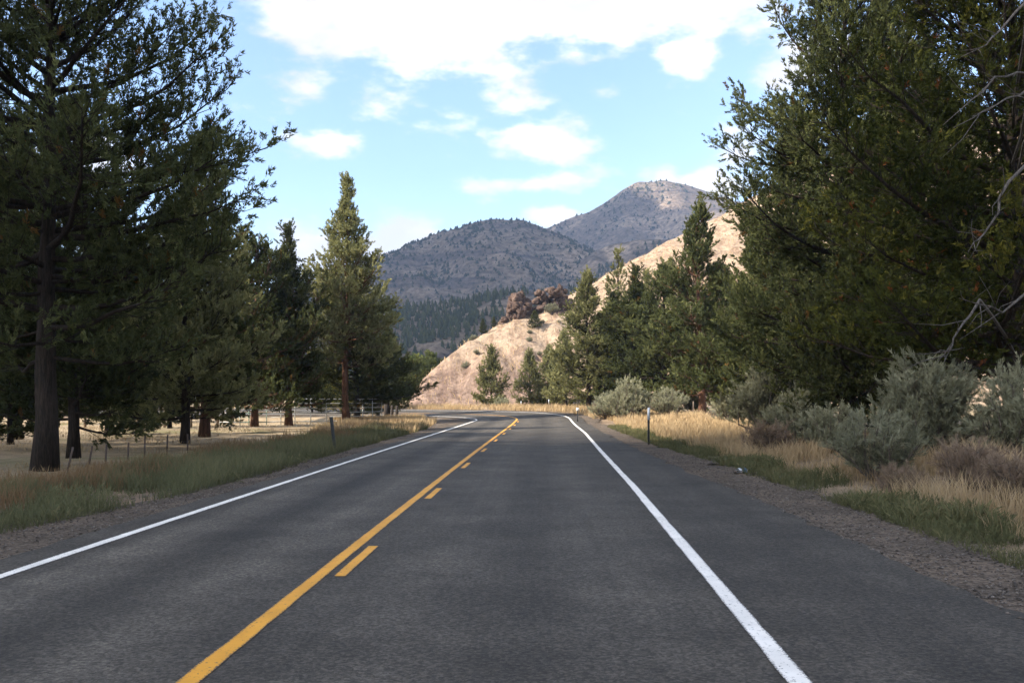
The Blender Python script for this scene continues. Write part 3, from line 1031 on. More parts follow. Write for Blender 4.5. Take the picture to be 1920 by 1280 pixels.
# ------------------------------------------------------------------ trees left of the road
TREES = [
    # kind, px, distance, label, turn, scale, crown material, bark
    ('big', 85, 21.9, 'huge dark juniper with the thick trunk, at the left edge', 0.0, 1.0, None, 'bark'),
    ('cone', 137, 26.4, 'slim trunked juniper just behind the huge dark juniper', 1.3, .88, None, 'bark'),
    ('bushy', 346, 34.9, 'olive juniper with a short trunk at the edge of the dry field', 2.0, .95, 'juniper_sunlit', 'bark'),
    ('cone', 384, 40.5, 'juniper with a thick flared trunk behind the olive juniper', .4, 1.05, None, 'bark_red'),
    ('bushy', 477, 55.0, 'dark juniper whose red trunk stands before the pale pipe gate', 3.3, 1.18, None, 'bark_red'),
    ('cone2', 541, 57.0, 'pointed dark juniper with a red trunk before the pipe fence', 1.1, 1.06, None, 'bark_red'),
    ('spire', 650, 61.0, 'tall spired juniper with a slender red trunk by the corral', .2, (1.12, 1.12, .99), 'juniper_sunlit', 'bark_red'),
    ('cone', 669, 63.5, 'dark trunked juniper growing beside the tall spired juniper', 2.5, (1.2, 1.2, .82), None, 'blackpost'),
    ('bushy', 728, 76.0, 'rounded dark juniper nearest to the tan hill on the left', .9, .78, None, 'bark'),
    ('cone2', 290, 60.0, 'shaded juniper in the middle of the left grove', .9, .95, None, 'bark'),
    ('bushy', 205, 46.0, 'broad shaded juniper in the grove behind the slim trunk', 1.9, 1.15, None, 'bark'),
    ('cone', 30, 38.0, 'shaded juniper behind the huge dark juniper at the picture edge', 3.9, 1.1, None, 'bark'),
    ('cone2', 430, 72.0, 'juniper behind the pipe gate at the back of the grove', 5.0, .95, None, 'bark_red'),
    ('small', 262, 42.0, 'low dark juniper bush on the field between the trunks', 2.0, .45, None, 'bark'),
    ('small', 205, 50.0, 'young juniper under the broad shaded juniper', 1.0, (.95, .95, .7), None, 'bark'),
    ('small', 318, 52.0, 'young juniper behind the olive juniper trunk', 3.0, (.9, .9, .75), None, 'bark'),
    ('small', 20, 34.0, 'young juniper low at the left picture edge', 4.0, (.9, .9, .6), None, 'bark'),
    ('bushy', 120, 70.0, 'shaded juniper far back in the left grove', 2.9, 1.1, None, 'bark'),
    ('big', -130, 30.0, 'large juniper reaching in from beyond the left edge', 2.2, .9, None, 'bark'),
    # right side
    ('right_big', 1590, 30.0, 'large dark juniper right of the road behind the sagebrush', .7, 1.0, None, 'bark'),
    ('right_near', 1900, 21.5, 'nearest juniper on the right with yellow green tips', 1.2, 1.0, None, 'bark'),
    ('cone', 1316, 60.0, 'dense juniper with a short dark trunk right of the reflector post', 1.7, (1.2, 1.2, 1.18), None, 'bark_red'),
    ('cone', 1104, 74.0, 'leftmost of the tall junipers in the right hand stand', 2.2, (1.12, 1.12, .95), 'juniper_sunlit', 'bark'),
    ('sparse', 1157, 84.0, 'thin ragged topped juniper rising above the right hand stand', .2, 1.10, 'juniper_sunlit', 'bark'),
    ('cone2', 1150, 77.0, 'second juniper of the right hand stand, under the ragged top', 1.6, (1.15, 1.15, .86), None, 'bark'),
    ('cone2', 1190, 70.0, 'middle juniper of the right hand stand, rounded and full', 4.1, (1.2, 1.2, .95), None, 'bark'),
    ('cone', 1245, 66.0, 'full juniper between the stand and the dense juniper', 3.0, (1.25, 1.25, .92), None, 'bark'),
    ('cone2', 1213, 92.0, 'juniper top peeping over the right hand stand', 1.0, (1.3, 1.3, 1.18), 'juniper_sunlit', 'bark'),
    ('cone', 1350, 72.0, 'juniper filling the gap right of the dense juniper', 5.6, (1.2, 1.2, 1.0), None, 'bark'),
    ('right_big', 1495, 41.0, 'dark juniper left of and behind the large dark juniper', 2.0, .82, None, 'bark'),
    ('cone', 1420, 46.0, 'dark juniper between the dense juniper and the large dark juniper', 5.2, .92, None, 'bark'),
    ('right_big', 1690, 38.0, 'tall juniper behind the large dark juniper on the right', 3.4, 1.02, None, 'bark'),
    ('bushy', 1600, 26.5, 'low bushy juniper under the large dark juniper', 4.4, .62, None, 'bark'),
    ('right_big', 2010, 31.0, 'tall juniper behind the nearest juniper at the right edge', 5.1, .98, 'juniper_yellow', 'bark'),
    # at the bend and on the hill
    ('small', 921, 93.5, 'small pale juniper beside the outside of the bend', .5, 1.08, 'juniper_sunlit', 'bark'),
    ('small', 995, 97.0, 'dark trunked juniper at the foot of the hill', 2.6, 1.02, 'juniper_sunlit', 'blackpost'),
    ('small', 1028, 99.0, 'juniper between the dark trunked juniper and the right hand stand', 4.2, 1.12, 'juniper_sunlit', 'bark'),
    ('small', 1060, 90.0, 'pale juniper at the left foot of the right hand stand', 1.2, 1.28, 'juniper_sunlit', 'bark'),
    ('small', 893, 136.0, 'slim juniper standing on the ridge line left of the rocks', 3.2, .68, 'juniper_sunlit', 'bark'),
    ('small', 926, 128.0, 'tiny lone juniper on the open tan slope', .2, .24, None, 'bark'),
    ('small', 906, 124.0, 'small dark juniper just under the ridge line', 1.2, .34, None, 'bark'),
    ('small', 1004, 123.0, 'bushy juniper growing in front of the rock outcrop', 2.2, (.6, .6, .42), None, 'bark'),
    ('bush', 842, 150.0, 'green bushy tree behind the hill toe, right one', .4, 1.25, 'bushgreen', 'bark'),
    ('bush', 806, 130.0, 'green bushy tree behind the hill toe, middle one', 1.4, 1.55, 'bushgreen', 'bark'),
    ('bush', 775, 120.0, 'green bushy tree behind the hill toe, left one', 2.4, 1.4, 'bushgreen', 'bark'),
    ('bush', 640, 84.0, 'yellow green bush behind the corral fence', .9, .85, 'yellowbush', 'bark'),
    ('bush', 585, 86.0, 'green willow bush behind the corral fence', 1.9, 1.2, 'bushgreen', 'bark'),
    ('bush', 700, 90.0, 'pale green bush behind the dark corral posts', 2.9, 1.05, 'bushgreen', 'bark'),
    ('bush', 510, 92.0, 'green willow bush seen between two red trunks', 4.9, 1.15, 'bushgreen', 'bark'),
    ('small', 1260, 128.0, 'juniper on the slope above the right hand stand', 2.0, 1.0, 'juniper_sunlit', 'bark'),
]
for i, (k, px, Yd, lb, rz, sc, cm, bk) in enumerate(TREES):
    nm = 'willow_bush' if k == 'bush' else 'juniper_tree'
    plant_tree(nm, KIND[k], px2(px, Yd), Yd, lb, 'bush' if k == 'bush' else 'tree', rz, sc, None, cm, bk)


# ------------------------------------------------------------------ sagebrush and dry shrubs
def make_sage(seed, H, Wd, mat, stems=16, psize=.22, leaves=26, lw=.10, ll=.5, dens=1.0, up=.9):
    rng = np.random.default_rng(seed)
    bb = MB()
    pos, dr, sz, tn = [], [], [], []
    templates = [leaf_template(np.random.default_rng(seed * 5 + q), leaves, (6, 42), lw, ll, .75) for q in range(5)]
    for i in range(stems):
        azi = i * 2.4 + rng.normal() * .4
        out = Wd / 2 * math.sqrt((i + .5) / stems) * rng.uniform(.75, 1.1)
        hh = H * (1 - .55 * (out / (Wd / 2)) ** 2) * rng.uniform(.7, 1.08)
        e = np.array([math.cos(azi) * out, math.sin(azi) * out, hh])
        mid = e * np.array([.62, .62, .38]) + rng.normal(size=3) * .08 * H
        P = np.array([[0, 0, -.08], mid * .45, mid, mid * .4 + e * .6, e])
        bb.tube(P, np.linspace(.035, .008, 5) * (H / 1.4) ** .5, 5, False)
        ns = int(9 * dens * max(1, H))
        for q in range(ns):
            s = .38 + .62 * (q + rng.random()) / ns
            p0 = interp_poly(P, s)
            d2 = np.array([math.cos(azi) * .35, math.sin(azi) * .35, up]) + rng.normal(size=3) * .55
            d2 /= np.linalg.norm(d2)
            l2 = rng.uniform(.18, .42) * H * .55
            p2 = p0 + d2 * l2
            bb.tube([p0, (p0 + p2) / 2 + rng.normal(size=3) * .02, p2], [.008, .006, .003], 3, False)
            m_ = max(2, int(l2 / (psize * .35)))
            f = (.25 + .75 * np.arange(m_) / max(1, m_ - 1))[:, None]
            pos.append(p0 + (p2 - p0) * f)
            dr.append(d2 + np.array([0, 0, .5]) + rng.normal(size=(m_, 3)) * .35)
            sz.append(psize * rng.uniform(.7, 1.3, m_))
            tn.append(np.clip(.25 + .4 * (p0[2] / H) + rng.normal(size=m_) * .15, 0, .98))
    V, Q, tint = sprays(np.vstack(pos), np.vstack(dr), np.concatenate(sz), templates, rng, np.concatenate(tn))
    V[:, 2] = np.maximum(V[:, 2], .01)
    return dict(crown=mesh('foliage', V, [Q], [M[mat]], {'tint': tint}), branches=bb.mesh('stems', M['twig']))


def plant_shrub(name, k, x, y, label, cat, rz=0, sc=1.0):
    root = tag(empty(name, (x, y, gz(x, y) - .03), rz, sc), label, cat, 'scrubby bushes on the hillside' if 'dotted' in label else None)
    obj('stems', k['branches'], root)
    obj('foliage', k['crown'], root)


SG = [make_sage(31, 1.3, 2.1, 'sage', 30, .17, 20, .075, .5, 1.25), make_sage(32, 2.7, 2.9, 'sage', 30, .22, 22, .075, .5, 1.1), make_sage(33, 1.8, 2.2, 'sage', 24, .19, 20, .08, .5, 1.1),
      make_sage(34, 1.0, 1.5, 'drybush', 34, .17, 16, .035, .7, 1.3, .6)]
SHRUBS = [
    (0, 1640, 16.6, 'wide low grey green sagebrush nearest to the right verge', 'sagebrush', .3, .88),
    (1, 1745, 19.5, 'tallest grey green sagebrush, behind the wide low one', 'sagebrush', 1.3, (.84, .84, .78)),
    (2, 1925, 17.5, 'sagebrush cut by the right edge of the picture', 'sagebrush', 2.3, 1.0),
    (1, 1445, 32.0, 'tall silvery sagebrush left of the dark juniper trunk', 'sagebrush', 3.3, .95),
    (2, 1490, 27.0, 'grey sagebrush in front of the dark juniper trunk', 'sagebrush', .8, .85),
    (2, 1180, 57.0, 'big grey sagebrush under the right hand juniper stand', 'sagebrush', 4.3, 1.35),
    (0, 1255, 56.0, 'low grey sagebrush left of the dense juniper trunk', 'sagebrush', 1.8, 1.3),
    (0, 1140, 60.0, 'small sagebrush at the left end of the roadside brush', 'sagebrush', 2.8, 1.2),
    (3, 1820, 14.8, 'brown twiggy dry shrub before the tallest sagebrush', 'shrub', .4, .78),
    (3, 1690, 14.2, 'brown dry shrub at the foot of the wide low sagebrush', 'shrub', 1.4, .55),
    (3, 1905, 12.6, 'brown dry shrub low at the right edge', 'shrub', 2.4, .7),
    (2, 1375, 48.0, 'grey sagebrush behind the wire fence posts', 'sagebrush', 5.3, 1.1),
    (0, 1560, 24.0, 'low grey sagebrush in the shade under the large dark juniper', 'sagebrush', 3.6, .9),
    (3, 1440, 24.0, 'brown twiggy shrub in the tan grass by the trunk', 'shrub', 3.4, .9),
    (0, 940, 91.0, 'small pale shrub at the foot of the small pale juniper', 'shrub', 1.0, .9),
    (2, 1300, 74.0, 'pale sagebrush far behind the dense juniper trunk', 'sagebrush', 2.0, 1.2),
    (0, 865, 128.0, 'single round shrub on the open tan slope', 'shrub', 2.0, 1.0),
    (0, 1035, 128.0, 'round shrub below the right end of the rocks', 'shrub', 4.0, 1.1),
]
rgs = np.random.default_rng(44)
for q in range(9):
    px_, Yd_ = rgs.uniform(850, 1060), rgs.uniform(106, 126)
    SHRUBS.append((0, px_, Yd_, 'small scrubby bush dotted over the tan hillside', 'shrub', rgs.uniform(0, 6), rgs.uniform(.35, .7)))
for k, px, Yd, lb, ct, rz, sc in SHRUBS:
    plant_shrub('sagebrush' if ct == 'sagebrush' else 'dry_shrub', SG[k], px2(px, Yd), Yd, lb, ct, rz, sc)


# ------------------------------------------------------------------ grasses
def blades(name, P, Hh, wid, rng, mat, lean=.35, tint0=None):
    n = len(P)
    a = rng.random(n) * 2 * np.pi
    d = np.stack([np.cos(a), np.sin(a), np.zeros(n)], -1)
    b = rng.random(n) * 2 * np.pi
    w = np.stack([np.cos(b), np.sin(b), np.zeros(n)], -1) * wid[:, None] * .5
    ln = (lean * rng.uniform(.15, 1.25, n) * Hh)[:, None]
    up_ = np.array([0, 0, 1.0])
    mid = P + d * ln * .35 + up_ * (Hh * .55)[:, None]
    tip = P + d * ln + up_ * Hh[:, None]
    V = np.stack([P - w, P + w, mid + w * .8, mid - w * .8, tip], 1).reshape(-1, 3)
    i = np.arange(n)[:, None] * 5
    Q = i + np.array([0, 1, 2, 3])
    T = i + np.array([3, 2, 4])
    ti = np.clip((rng.normal(size=n) * .2 + .45) if tint0 is None else tint0 + rng.normal(size=n) * .15, 0, .98)
    tt = np.stack([ti * .6, ti * .6, ti, ti, np.clip(ti + .1, 0, .98)], 1).ravel()
    return mesh(name, V, [Q, T], [M[mat]], {'tint': tt})


def strip_points(n, s0, s1, o0, o1, rng, clump=0.0, cseed=1, thr=-.1, bias=1.0, cfreq=.8):
    """points by station and offset; o0/o1 callables or numbers; clumped by noise; bias>1 favours the near end"""
    s = s0 + (s1 - s0) * rng.random(n * 3) ** bias
    u = rng.random(n * 3)
    a = o0(s) if callable(o0) else o0
    b = o1(s) if callable(o1) else o1
    o = a + (b - a) * u
    x = np.interp(s, CS, C[:, 0]) + np.interp(s, CS, CN[:, 0]) * o
    y = np.interp(s, CS, C[:, 1]) + np.interp(s, CS, CN[:, 1]) * o
    k = fbm(x * cfreq, y * cfreq, 3, cseed)
    keep = rng.random(len(x)) < sstep(thr - .12, thr + .18, k) if clump else np.ones(len(x), bool)
    x, y = x[keep][:n], y[keep][:n]
    return np.stack([x, y, ground_h(x, y) - .01], -1), k[keep][:n]


rng = np.random.default_rng(5)
lin = lambda s: glo(s) + .15
P, k = strip_points(52000, 4, 46, lin, lambda s: lin(s) - 3.0, rng, 1, 61, -.16, 1.6)
Hh = (.10 + .36 * np.clip(k + .5, 0, 1)) * rng.uniform(.5, 1.25, len(P))
tag(obj('grass', blades('grass', P, Hh, .004 + .00045 * P[:, 1], rng, 'grass_green', .55, .45 + .5 * k)), 'grey green roadside grass along the left gravel', 'grass', kind='stuff')
P, k = strip_points(23000, 9, 64, lambda s: lin(s) - 1.6, lambda s: lin(s) - 4.6, rng, 1, 62, -.1, 1.2)
Hh = (.16 + .28 * np.clip(k + .5, 0, 1)) * rng.uniform(.5, 1.25, len(P))
tag(obj('grass', blades('grass', P, Hh, .004 + .00045 * P[:, 1], rng, 'grass_rust', .35)), 'rust brown seeding grass behind the left verge', 'grass', kind='stuff')
P, k = strip_points(16000, 40, 78, lin, lambda s: lin(s) - 6.0, rng, 1, 64, -.2, 1.0)
Hh = .45 * rng.uniform(.4, 1.2, len(P))
tag(obj('grass', blades('grass', P, Hh, .03 + 0 * P[:, 1], rng, 'grass_dry', .4)), 'pale dry grass on the left verge towards the bend', 'grass', kind='stuff')
rin = lambda s: ghi(s) - .15
P, k = strip_points(26000, 5, 50, rin, lambda s: rin(s) + 1.25, rng, 1, 71, -.12, 1.5, .9)
Hh = (.05 + .24 * np.clip(k + .5, 0, 1)) * rng.uniform(.5, 1.2, len(P))
tag(obj('grass', blades('grass', P, Hh, .004 + .0004 * P[:, 1], rng, 'grass_weed', .7, .5 + .6 * k)), 'green weeds along the right gravel margin', 'grass', kind='stuff')
wt = [leaf_template(np.random.default_rng(300 + q), 16, (10, 55), .10, .42) for q in range(4)]
for nm_, n_w, mt, o0_, o1_, cs_, lb_ in (('weeds', 3900, 'grass_weed', lambda s: rin(s) + .05, lambda s: rin(s) + 1.35, 71, 'leafy green weeds in clumps on the right verge'),
                                         ('weeds', 2800, 'grass_green', lin, lambda s: lin(s) - 2.2, 61, 'leafy grey green weeds in clumps on the left verge')):
    P, k = strip_points(n_w, 5, 48, o0_, o1_, rng, 1, cs_, -.04, 1.5, .7)
    hgt = (.10 + .15 * np.clip(k + .5, 0, 1)) * rng.uniform(.7, 1.3, len(P))
    V_, T_, ti_ = sprays(P, np.array([0, 0, 1.0]) + rng.normal(size=P.shape) * .4, hgt, wt, rng, np.clip(.45 + .5 * k + rng.normal(size=len(P)) * .15, 0, .98))
    tag(obj(nm_, mesh(nm_, V_, [T_], [M[mt]], {'tint': ti_})), lb_, 'weeds', kind='stuff')
P, k = strip_points(50000, 6, 62, lambda s: rin(s) + .9, lambda s: rin(s) + 6.5, rng, 1, 72, -.16, 1.5, .8)
Hh = (.12 + .50 * np.clip(k + .45, 0, 1)) * rng.uniform(.5, 1.2, len(P))
tag(obj('grass', blades('grass', P, Hh, .004 + .0005 * P[:, 1], rng, 'grass_dry', .6, .5 + .5 * k)), 'tan dry bunch grass among the sagebrush', 'grass', kind='stuff')
P, k = strip_points(16000, 60, 105, rin, lambda s: rin(s) + 6.0, rng, 1, 73, -.2, 1.0)
Hh = .5 * rng.uniform(.3, 1.2, len(P))
tag(obj('grass', blades('grass', P, Hh, .03 + 0 * P[:, 1], rng, 'grass_dry', .5)), 'pale dry grass around the outside of the bend', 'grass', kind='stuff')
# short tufts on the shaded field
n = 26000
x, y = rng.uniform(-34, -7, n), rng.uniform(10, 62, n)
k = fbm(x * .5, y * .5, 3, 75)
idx_, off_ = road_near(x, y)
kp = (k > -.05) & (off_ < -8.2)
P = np.stack([x[kp], y[kp], ground_h(x[kp], y[kp]) - .01], -1)
tag(obj('grass', blades('grass', P, .10 * rng.uniform(.5, 1.6, len(P)), .02 + 0 * P[:, 1], rng, 'grass_dry', .7)), 'short dry grass stubble over the left field', 'grass', kind='stuff')
# hill tufts
n = 15000
x, y = rng.uniform(-14, 60, n), rng.uniform(99, 200, n)
zz = hill_h(x, y)
kp = (zz > .5) & (fbm(x * .25, y * .25, 3, 76) > -.1)
P = np.stack([x[kp], y[kp], zz[kp] - .2], -1)
tag(obj('grass', blades('grass', P, .5 * rng.uniform(.5, 1.3, len(P)), .09 + 0 * P[:, 1], rng, 'grass_dry', .6)), 'dry tufts of grass over the tan hill', 'grass', kind='stuff')


# loose stones of the gravel margins
def stones(name, P, r, rng):
    n = len(P)
    o = np.array([[1, 0, 0], [-1, 0, 0], [0, 1, 0], [0, -1, 0], [0, 0, 1], [0, 0, -1]], float)
    V = o[None] * (r[:, None, None] * rng.uniform(.6, 1.25, (n, 6, 1)))
    a = rng.random(n) * 6.28
    ca, sa = np.cos(a)[:, None], np.sin(a)[:, None]
    V = np.stack([V[..., 0] * ca - V[..., 1] * sa, V[..., 0] * sa + V[..., 1] * ca, V[..., 2] * .65], -1) + P[:, None]
    f = np.array([[0, 2, 4], [2, 1, 4], [1, 3, 4], [3, 0, 4], [2, 0, 5], [1, 2, 5], [3, 1, 5], [0, 3, 5]])
    T = (np.arange(n)[:, None, None] * 6 + f[None]).reshape(-1, 3)
    return mesh(name, V.reshape(-1, 3), [T], [M['pebble']], {'tint': np.repeat(rng.random(n), 6)})


P, k = strip_points(5500, 4.5, 26, lambda s: LW - .30, lambda s: glo(s) - .5, rng, 0, 1, 0, 1.6)
P[:, 2] = -.012 + .008
P2, k = strip_points(5500, 4.5, 26, lambda s: rwf(s) + np.interp(s, CS, SHR) - .06, lambda s: ghi(s) + .3, rng, 0, 1, 0, 1.6)
P2[:, 2] = np.where(road_near(P2[:, 0], P2[:, 1])[1] < 5.45, .016, -.004)
P = np.vstack([P, P2])
tag(obj('gravel', stones('gravel', P, .008 + .016 * rng.random(len(P)) ** 2, rng)), 'loose grey stones on both gravel margins', 'gravel', kind='stuff')


# ------------------------------------------------------------------ rock outcrop on the ridge
def boulder(seed, sx_, sy_, sz_):
    rng = np.random.default_rng(seed)
    nu_, nv_ = 22, 16
    th = np.linspace(0, 2 * np.pi, nu_, endpoint=False)
    ph = np.linspace(.02, np.pi - .02, nv_)
    T_, P_ = np.meshgrid(th, ph)
    d = np.stack([np.sin(P_) * np.cos(T_), np.sin(P_) * np.sin(T_), np.cos(P_)], -1).reshape(-1, 3)
    # blocky: cut a sphere by random planes
    r = np.full(len(d), 1.25)
    cuts = []
    a0 = rng.random() * 6.28
    for q in range(5):
        a_ = a0 + q * 1.2566 + rng.normal() * .25
        cuts.append((np.array([math.cos(a_), math.sin(a_), rng.uniform(-.15, .3)]), rng.uniform(.68, .92)))
    cuts.append((np.array([rng.normal() * .3, rng.normal() * .3, 1.0]), rng.uniform(.75, .95)))
    for q in range(7):
        cuts.append((rng.normal(size=3), rng.uniform(.78, 1.0)))
    for nrm, lim in cuts:
        nrm = nrm / np.linalg.norm(nrm)
        c_ = d @ nrm
        r = np.where(c_ > .05, np.minimum(r, lim / np.maximum(c_, .05)), r)
    V = d * r[:, None] * (1 + .10 * rng.normal(size=(len(d), 1))) * [sx_, sy_, sz_]
    i = np.arange(nv_ - 1)[:, None] * nu_
    j = np.arange(nu_)[None]
    Q = np.stack([i + j, i + nu_ + j, i + nu_ + (j + 1) % nu_, i + (j + 1) % nu_], -1).reshape(-1, 4)
    return mesh('rock', V, [Q, ], [M['rock']])


RM = [boulder(50 + q, 1, 1, 1) for q in range(6)]
yo = 128.0
ro = tag(empty('rock_outcrop', (px2(1005, yo), yo, gz(px2(1005, yo), yo))), 'jagged reddish brown rock outcrop on the tan ridge', 'rock outcrop')
ROCKS = []
rr = np.random.default_rng(8)
TOPX, TOPY = [942, 950, 962, 985, 1000, 1010, 1020, 1032, 1045, 1058, 1070], [596, 572, 551, 546, 556, 537, 535, 536, 534, 536, 562]
BOTY = [607, 606, 604, 596, 594, 590, 590, 588, 586, 582, 578]
for q in range(96):
    px = rr.uniform(943, 1071)
    tp, bt = np.interp(px, TOPX, TOPY) + (14 if 990 < px < 1007 else 0), np.interp(px, TOPX, BOTY) + 3
    hh_ = 3.5 + 6 * rr.random() ** 1.5
    py = tp + hh_ * .8 + (bt - tp) * rr.random() ** 1.1
    ROCKS.append((px, py, 4.2 + 6.5 * rr.random() ** 1.6, hh_))
for q, (px, py, hw, hh) in enumerate(ROCKS):
    yd = yo + rr.uniform(-1.5, 2.5) + (px - 950) * .05
    o = obj('rock', RM[q % 6], ro)
    o.location = Vector((px2(px, yd), yd, pz2(py, yd))) - ro.location
    o.scale = (hw / F * yd * 1.3, hw / F * yd * 1.3, hh / F * yd * 1.2)
    o.rotation_euler = (rr.uniform(-.35, .35), rr.uniform(-.35, .35), rr.uniform(0, 6.28))


# ------------------------------------------------------------------ posts, fences, small things
def mpart(name, mb, mat, parent, smooth=False):
    return obj(name, mb.mesh(name, M[mat], smooth), parent)


def delineator(px, pyb, top_m, label, tilt=0.0, plate=True, w=.07, dist=None, mat='post_dark'):
    Yd = dist or CH * F / (pyb - HY)
    x = px2(px, Yd)
    r = tag(empty('roadside_post', (x, Yd, gz(x, Yd))), label, 'post')
    b = MB()
    # U channel post
    h = top_m
    b.box((0, 0, h / 2 - .1), (w, .012, h + .2))
    b.box((-w / 2 + .004, -.016, h / 2 - .1), (.009, .032, h + .2))
    b.box((w / 2 - .004, -.016, h / 2 - .1), (.009, .032, h + .2))
    mpart('post', b, mat, r)
    if plate:
        b = MB()
        b.box((0, -.044, h - .19), (w * 1.25, .012, .42))
        mpart('reflector', b, 'reflector', r)
    r.rotation_euler = (0, tilt, 0)
    return r


delineator(1216, 832, 1.30, 'dark roadside marker post with a pale top on the right verge')
delineator(629, 848, 1.12, 'dark leaning roadside marker post on the left verge', -.11, False, .09)
r = delineator(1083, 792, .78, 'short post carrying a small white square plate before the bend', 0, False, .06, 56.0)
b = MB()
b.box((0, -.05, .84), (.17, .015, .20))
mpart('plate', b, 'sign_white', r)
delineator(1029, 776, 1.0, 'thin marker post on the outside of the bend, right one', 0, True, .06, 84.0)
delineator(977, 772, .9, 'thin pale marker post at the head of the bend', 0, True, .06, 92.0)

# stakes of the low wire fence at the edge of the left field
for px, pyb, top, tilt in ((128, 885, .55, .22), (167, 877, .5, .18), (198, 876, .52, .06), (240, 868, .5, .04), (271, 862, .62, .03), (313, 856, .6, .05), (352, 849, .55, 0)):
    Yd = 1.83 * F / (pyb - HY)
    x = px2(px, Yd)
    b = MB()
    b.tube([(0, 0, -.2), (0, 0, top)], [.022, .018], 6)
    b.box((0, -.012, top / 2), (.05, .006, top))
    o = obj('fence_stake', b.mesh('fence_stake', M['post_rust']))
    o.location = (x, Yd, gz(x, Yd))
    o.rotation_euler = (0, tilt, 0)
    lbs = {128: 'thick leaning stake beside the huge dark juniper', 167: 'second leaning fence stake from the huge dark juniper', 198: 'third fence stake from the huge dark juniper',
           240: 'fourth fence stake from the huge dark juniper', 271: 'tallest rusty fence stake in the rust grass', 313: 'fence stake just before the olive juniper trunk', 352: 'last fence stake, below the thick flared trunk'}
    tag(o, lbs[px], 'stake', 'stakes of the low field fence')


def pipe_panel(x0, y0, x1, y1, h, rails, mat, label, posts=2, zb=.12):
    L_ = math.hypot(x1 - x0, y1 - y0)
    xm, ym = (x0 + x1) / 2, (y0 + y1) / 2
    r = tag(empty('pipe_fence', (xm, ym, gz(xm, ym)), math.atan2(y1 - y0, x1 - x0)), label, 'fence', 'pipe panels of the corral')
    me = MB(); me.tube([(-L_ / 2, 0, 0), (L_ / 2, 0, 0)], .024, 6)
    rm = me.mesh('rail', M[mat])
    for q in range(rails):
        o = obj('rail', rm, r, (0, 0, zb + (h - zb) * q / (rails - 1)))
    pb = MB(); pb.tube([(0, 0, -.1), (0, 0, h + .03)], .032, 6)
    pm = pb.mesh('upright', M[mat])
    for q in range(posts):
        obj('upright', pm, r, (-L_ / 2 + L_ * q / (posts - 1), 0, 0))


fl = [(412, 59), (450, 58.5), (500, 59.5), (553, 60.5), (612, 61.5), (680, 63), (716, 65)]
labs = ['leftmost pale pipe panel of the corral', 'greenish pipe gate panel with close rails', 'pale pipe panel between the two red trunks', 'wide pale pipe panel right of the second red trunk', 'pale pipe panel left of the tall spired juniper', 'short pipe panel right of the dark trunk']
for q in range(6):
    (p0, y0), (p1, y1) = fl[q], fl[q + 1]
    pipe_panel(px2(p0, y0), y0, px2(p1, y1), y1, 1.65, 6, 'pipe_green' if q in (1,) else 'pipe', labs[q], 3 if q != 1 else 4)

# dark corral posts at the end of the panels
for q, (px, top, w) in enumerate(((709, 1.55, .26), (724, 1.25, .36), (735, 1.15, .22), (744, 1.1, .24))):
    Yd = 68.0 + q * 1.0
    b = MB()
    b.tube([(0, 0, -.2), (.01, 0, top * .5), (0, .01, top)], [w / 2 * 1.05, w / 2, w / 2 * .95], 8)
    x = px2(px, Yd)
    o = obj('corral_post', b.mesh('corral_post', M['blackpost']))
    o.location = (x, Yd, gz(x, Yd))
    tag(o, ['tallest black corral post, next to the pipe panels', 'thick black corral post, second from the pipe panels', 'black corral post, third from the pipe panels', 'last black corral post towards the road'][q], 'post', 'black posts at the corral end')


def rail_fence(p0, y0, p1, y1, n, label, h=1.2):
    x0, x1 = px2(p0, y0), px2(p1, y1)
    L_ = math.hypot(x1 - x0, y1 - y0)
    xm, ym = (x0 + x1) / 2, (y0 + y1) / 2
    r = tag(empty('rail_fence', (xm, ym, gz(xm, ym)), math.atan2(y1 - y0, x1 - x0)), label, 'fence')
    pb = MB(); pb.tube([(0, 0, -.2), (0, 0, h)], [.09, .075], 7)
    pm = pb.mesh('post', M['wood'])
    for q in range(n):
        obj('post', pm, r, (-L_ / 2 + L_ * q / (n - 1), 0, 0))
    rb = MB(); rb.box((0, 0, 0), (L_ / (n - 1) - .1, .05, .13))
    rm = rb.mesh('rail', M['wood'])
    for q in range(n - 1):
        for z in (.45, .95):
            obj('rail', rm, r, (-L_ / 2 + L_ * (q + .5) / (n - 1), .06, z))


rail_fence(60, 58, 408, 58, 8, 'weathered wooden rail fence at the back of the left field')

# wire fence posts under the right hand junipers
for q, (px, Yd, top) in enumerate(((1300, 54, 1.1), (1347, 50, .9), (1365, 47, .75), (1381, 45, 1.3), (1210, 62, 1.0))):
    b = MB()
    b.tube([(0, 0, -.2), (.01, 0, top * .6), (0, .015, top)], [.045, .04, .035], 6)
    x = px2(px, Yd)
    o = obj('fence_post', b.mesh('fence_post', M['wood']))
    o.location = (x, Yd, gz(x, Yd))
    tag(o, ['thin wood fence post at the dense juniper trunk', 'wood fence post just right of the dense juniper trunk', 'short wood fence post in the tan grass', 'tall wood fence post left of the silvery sagebrush', 'thin wood fence post under the right hand stand'][q], 'post', 'wood posts of the right fence')

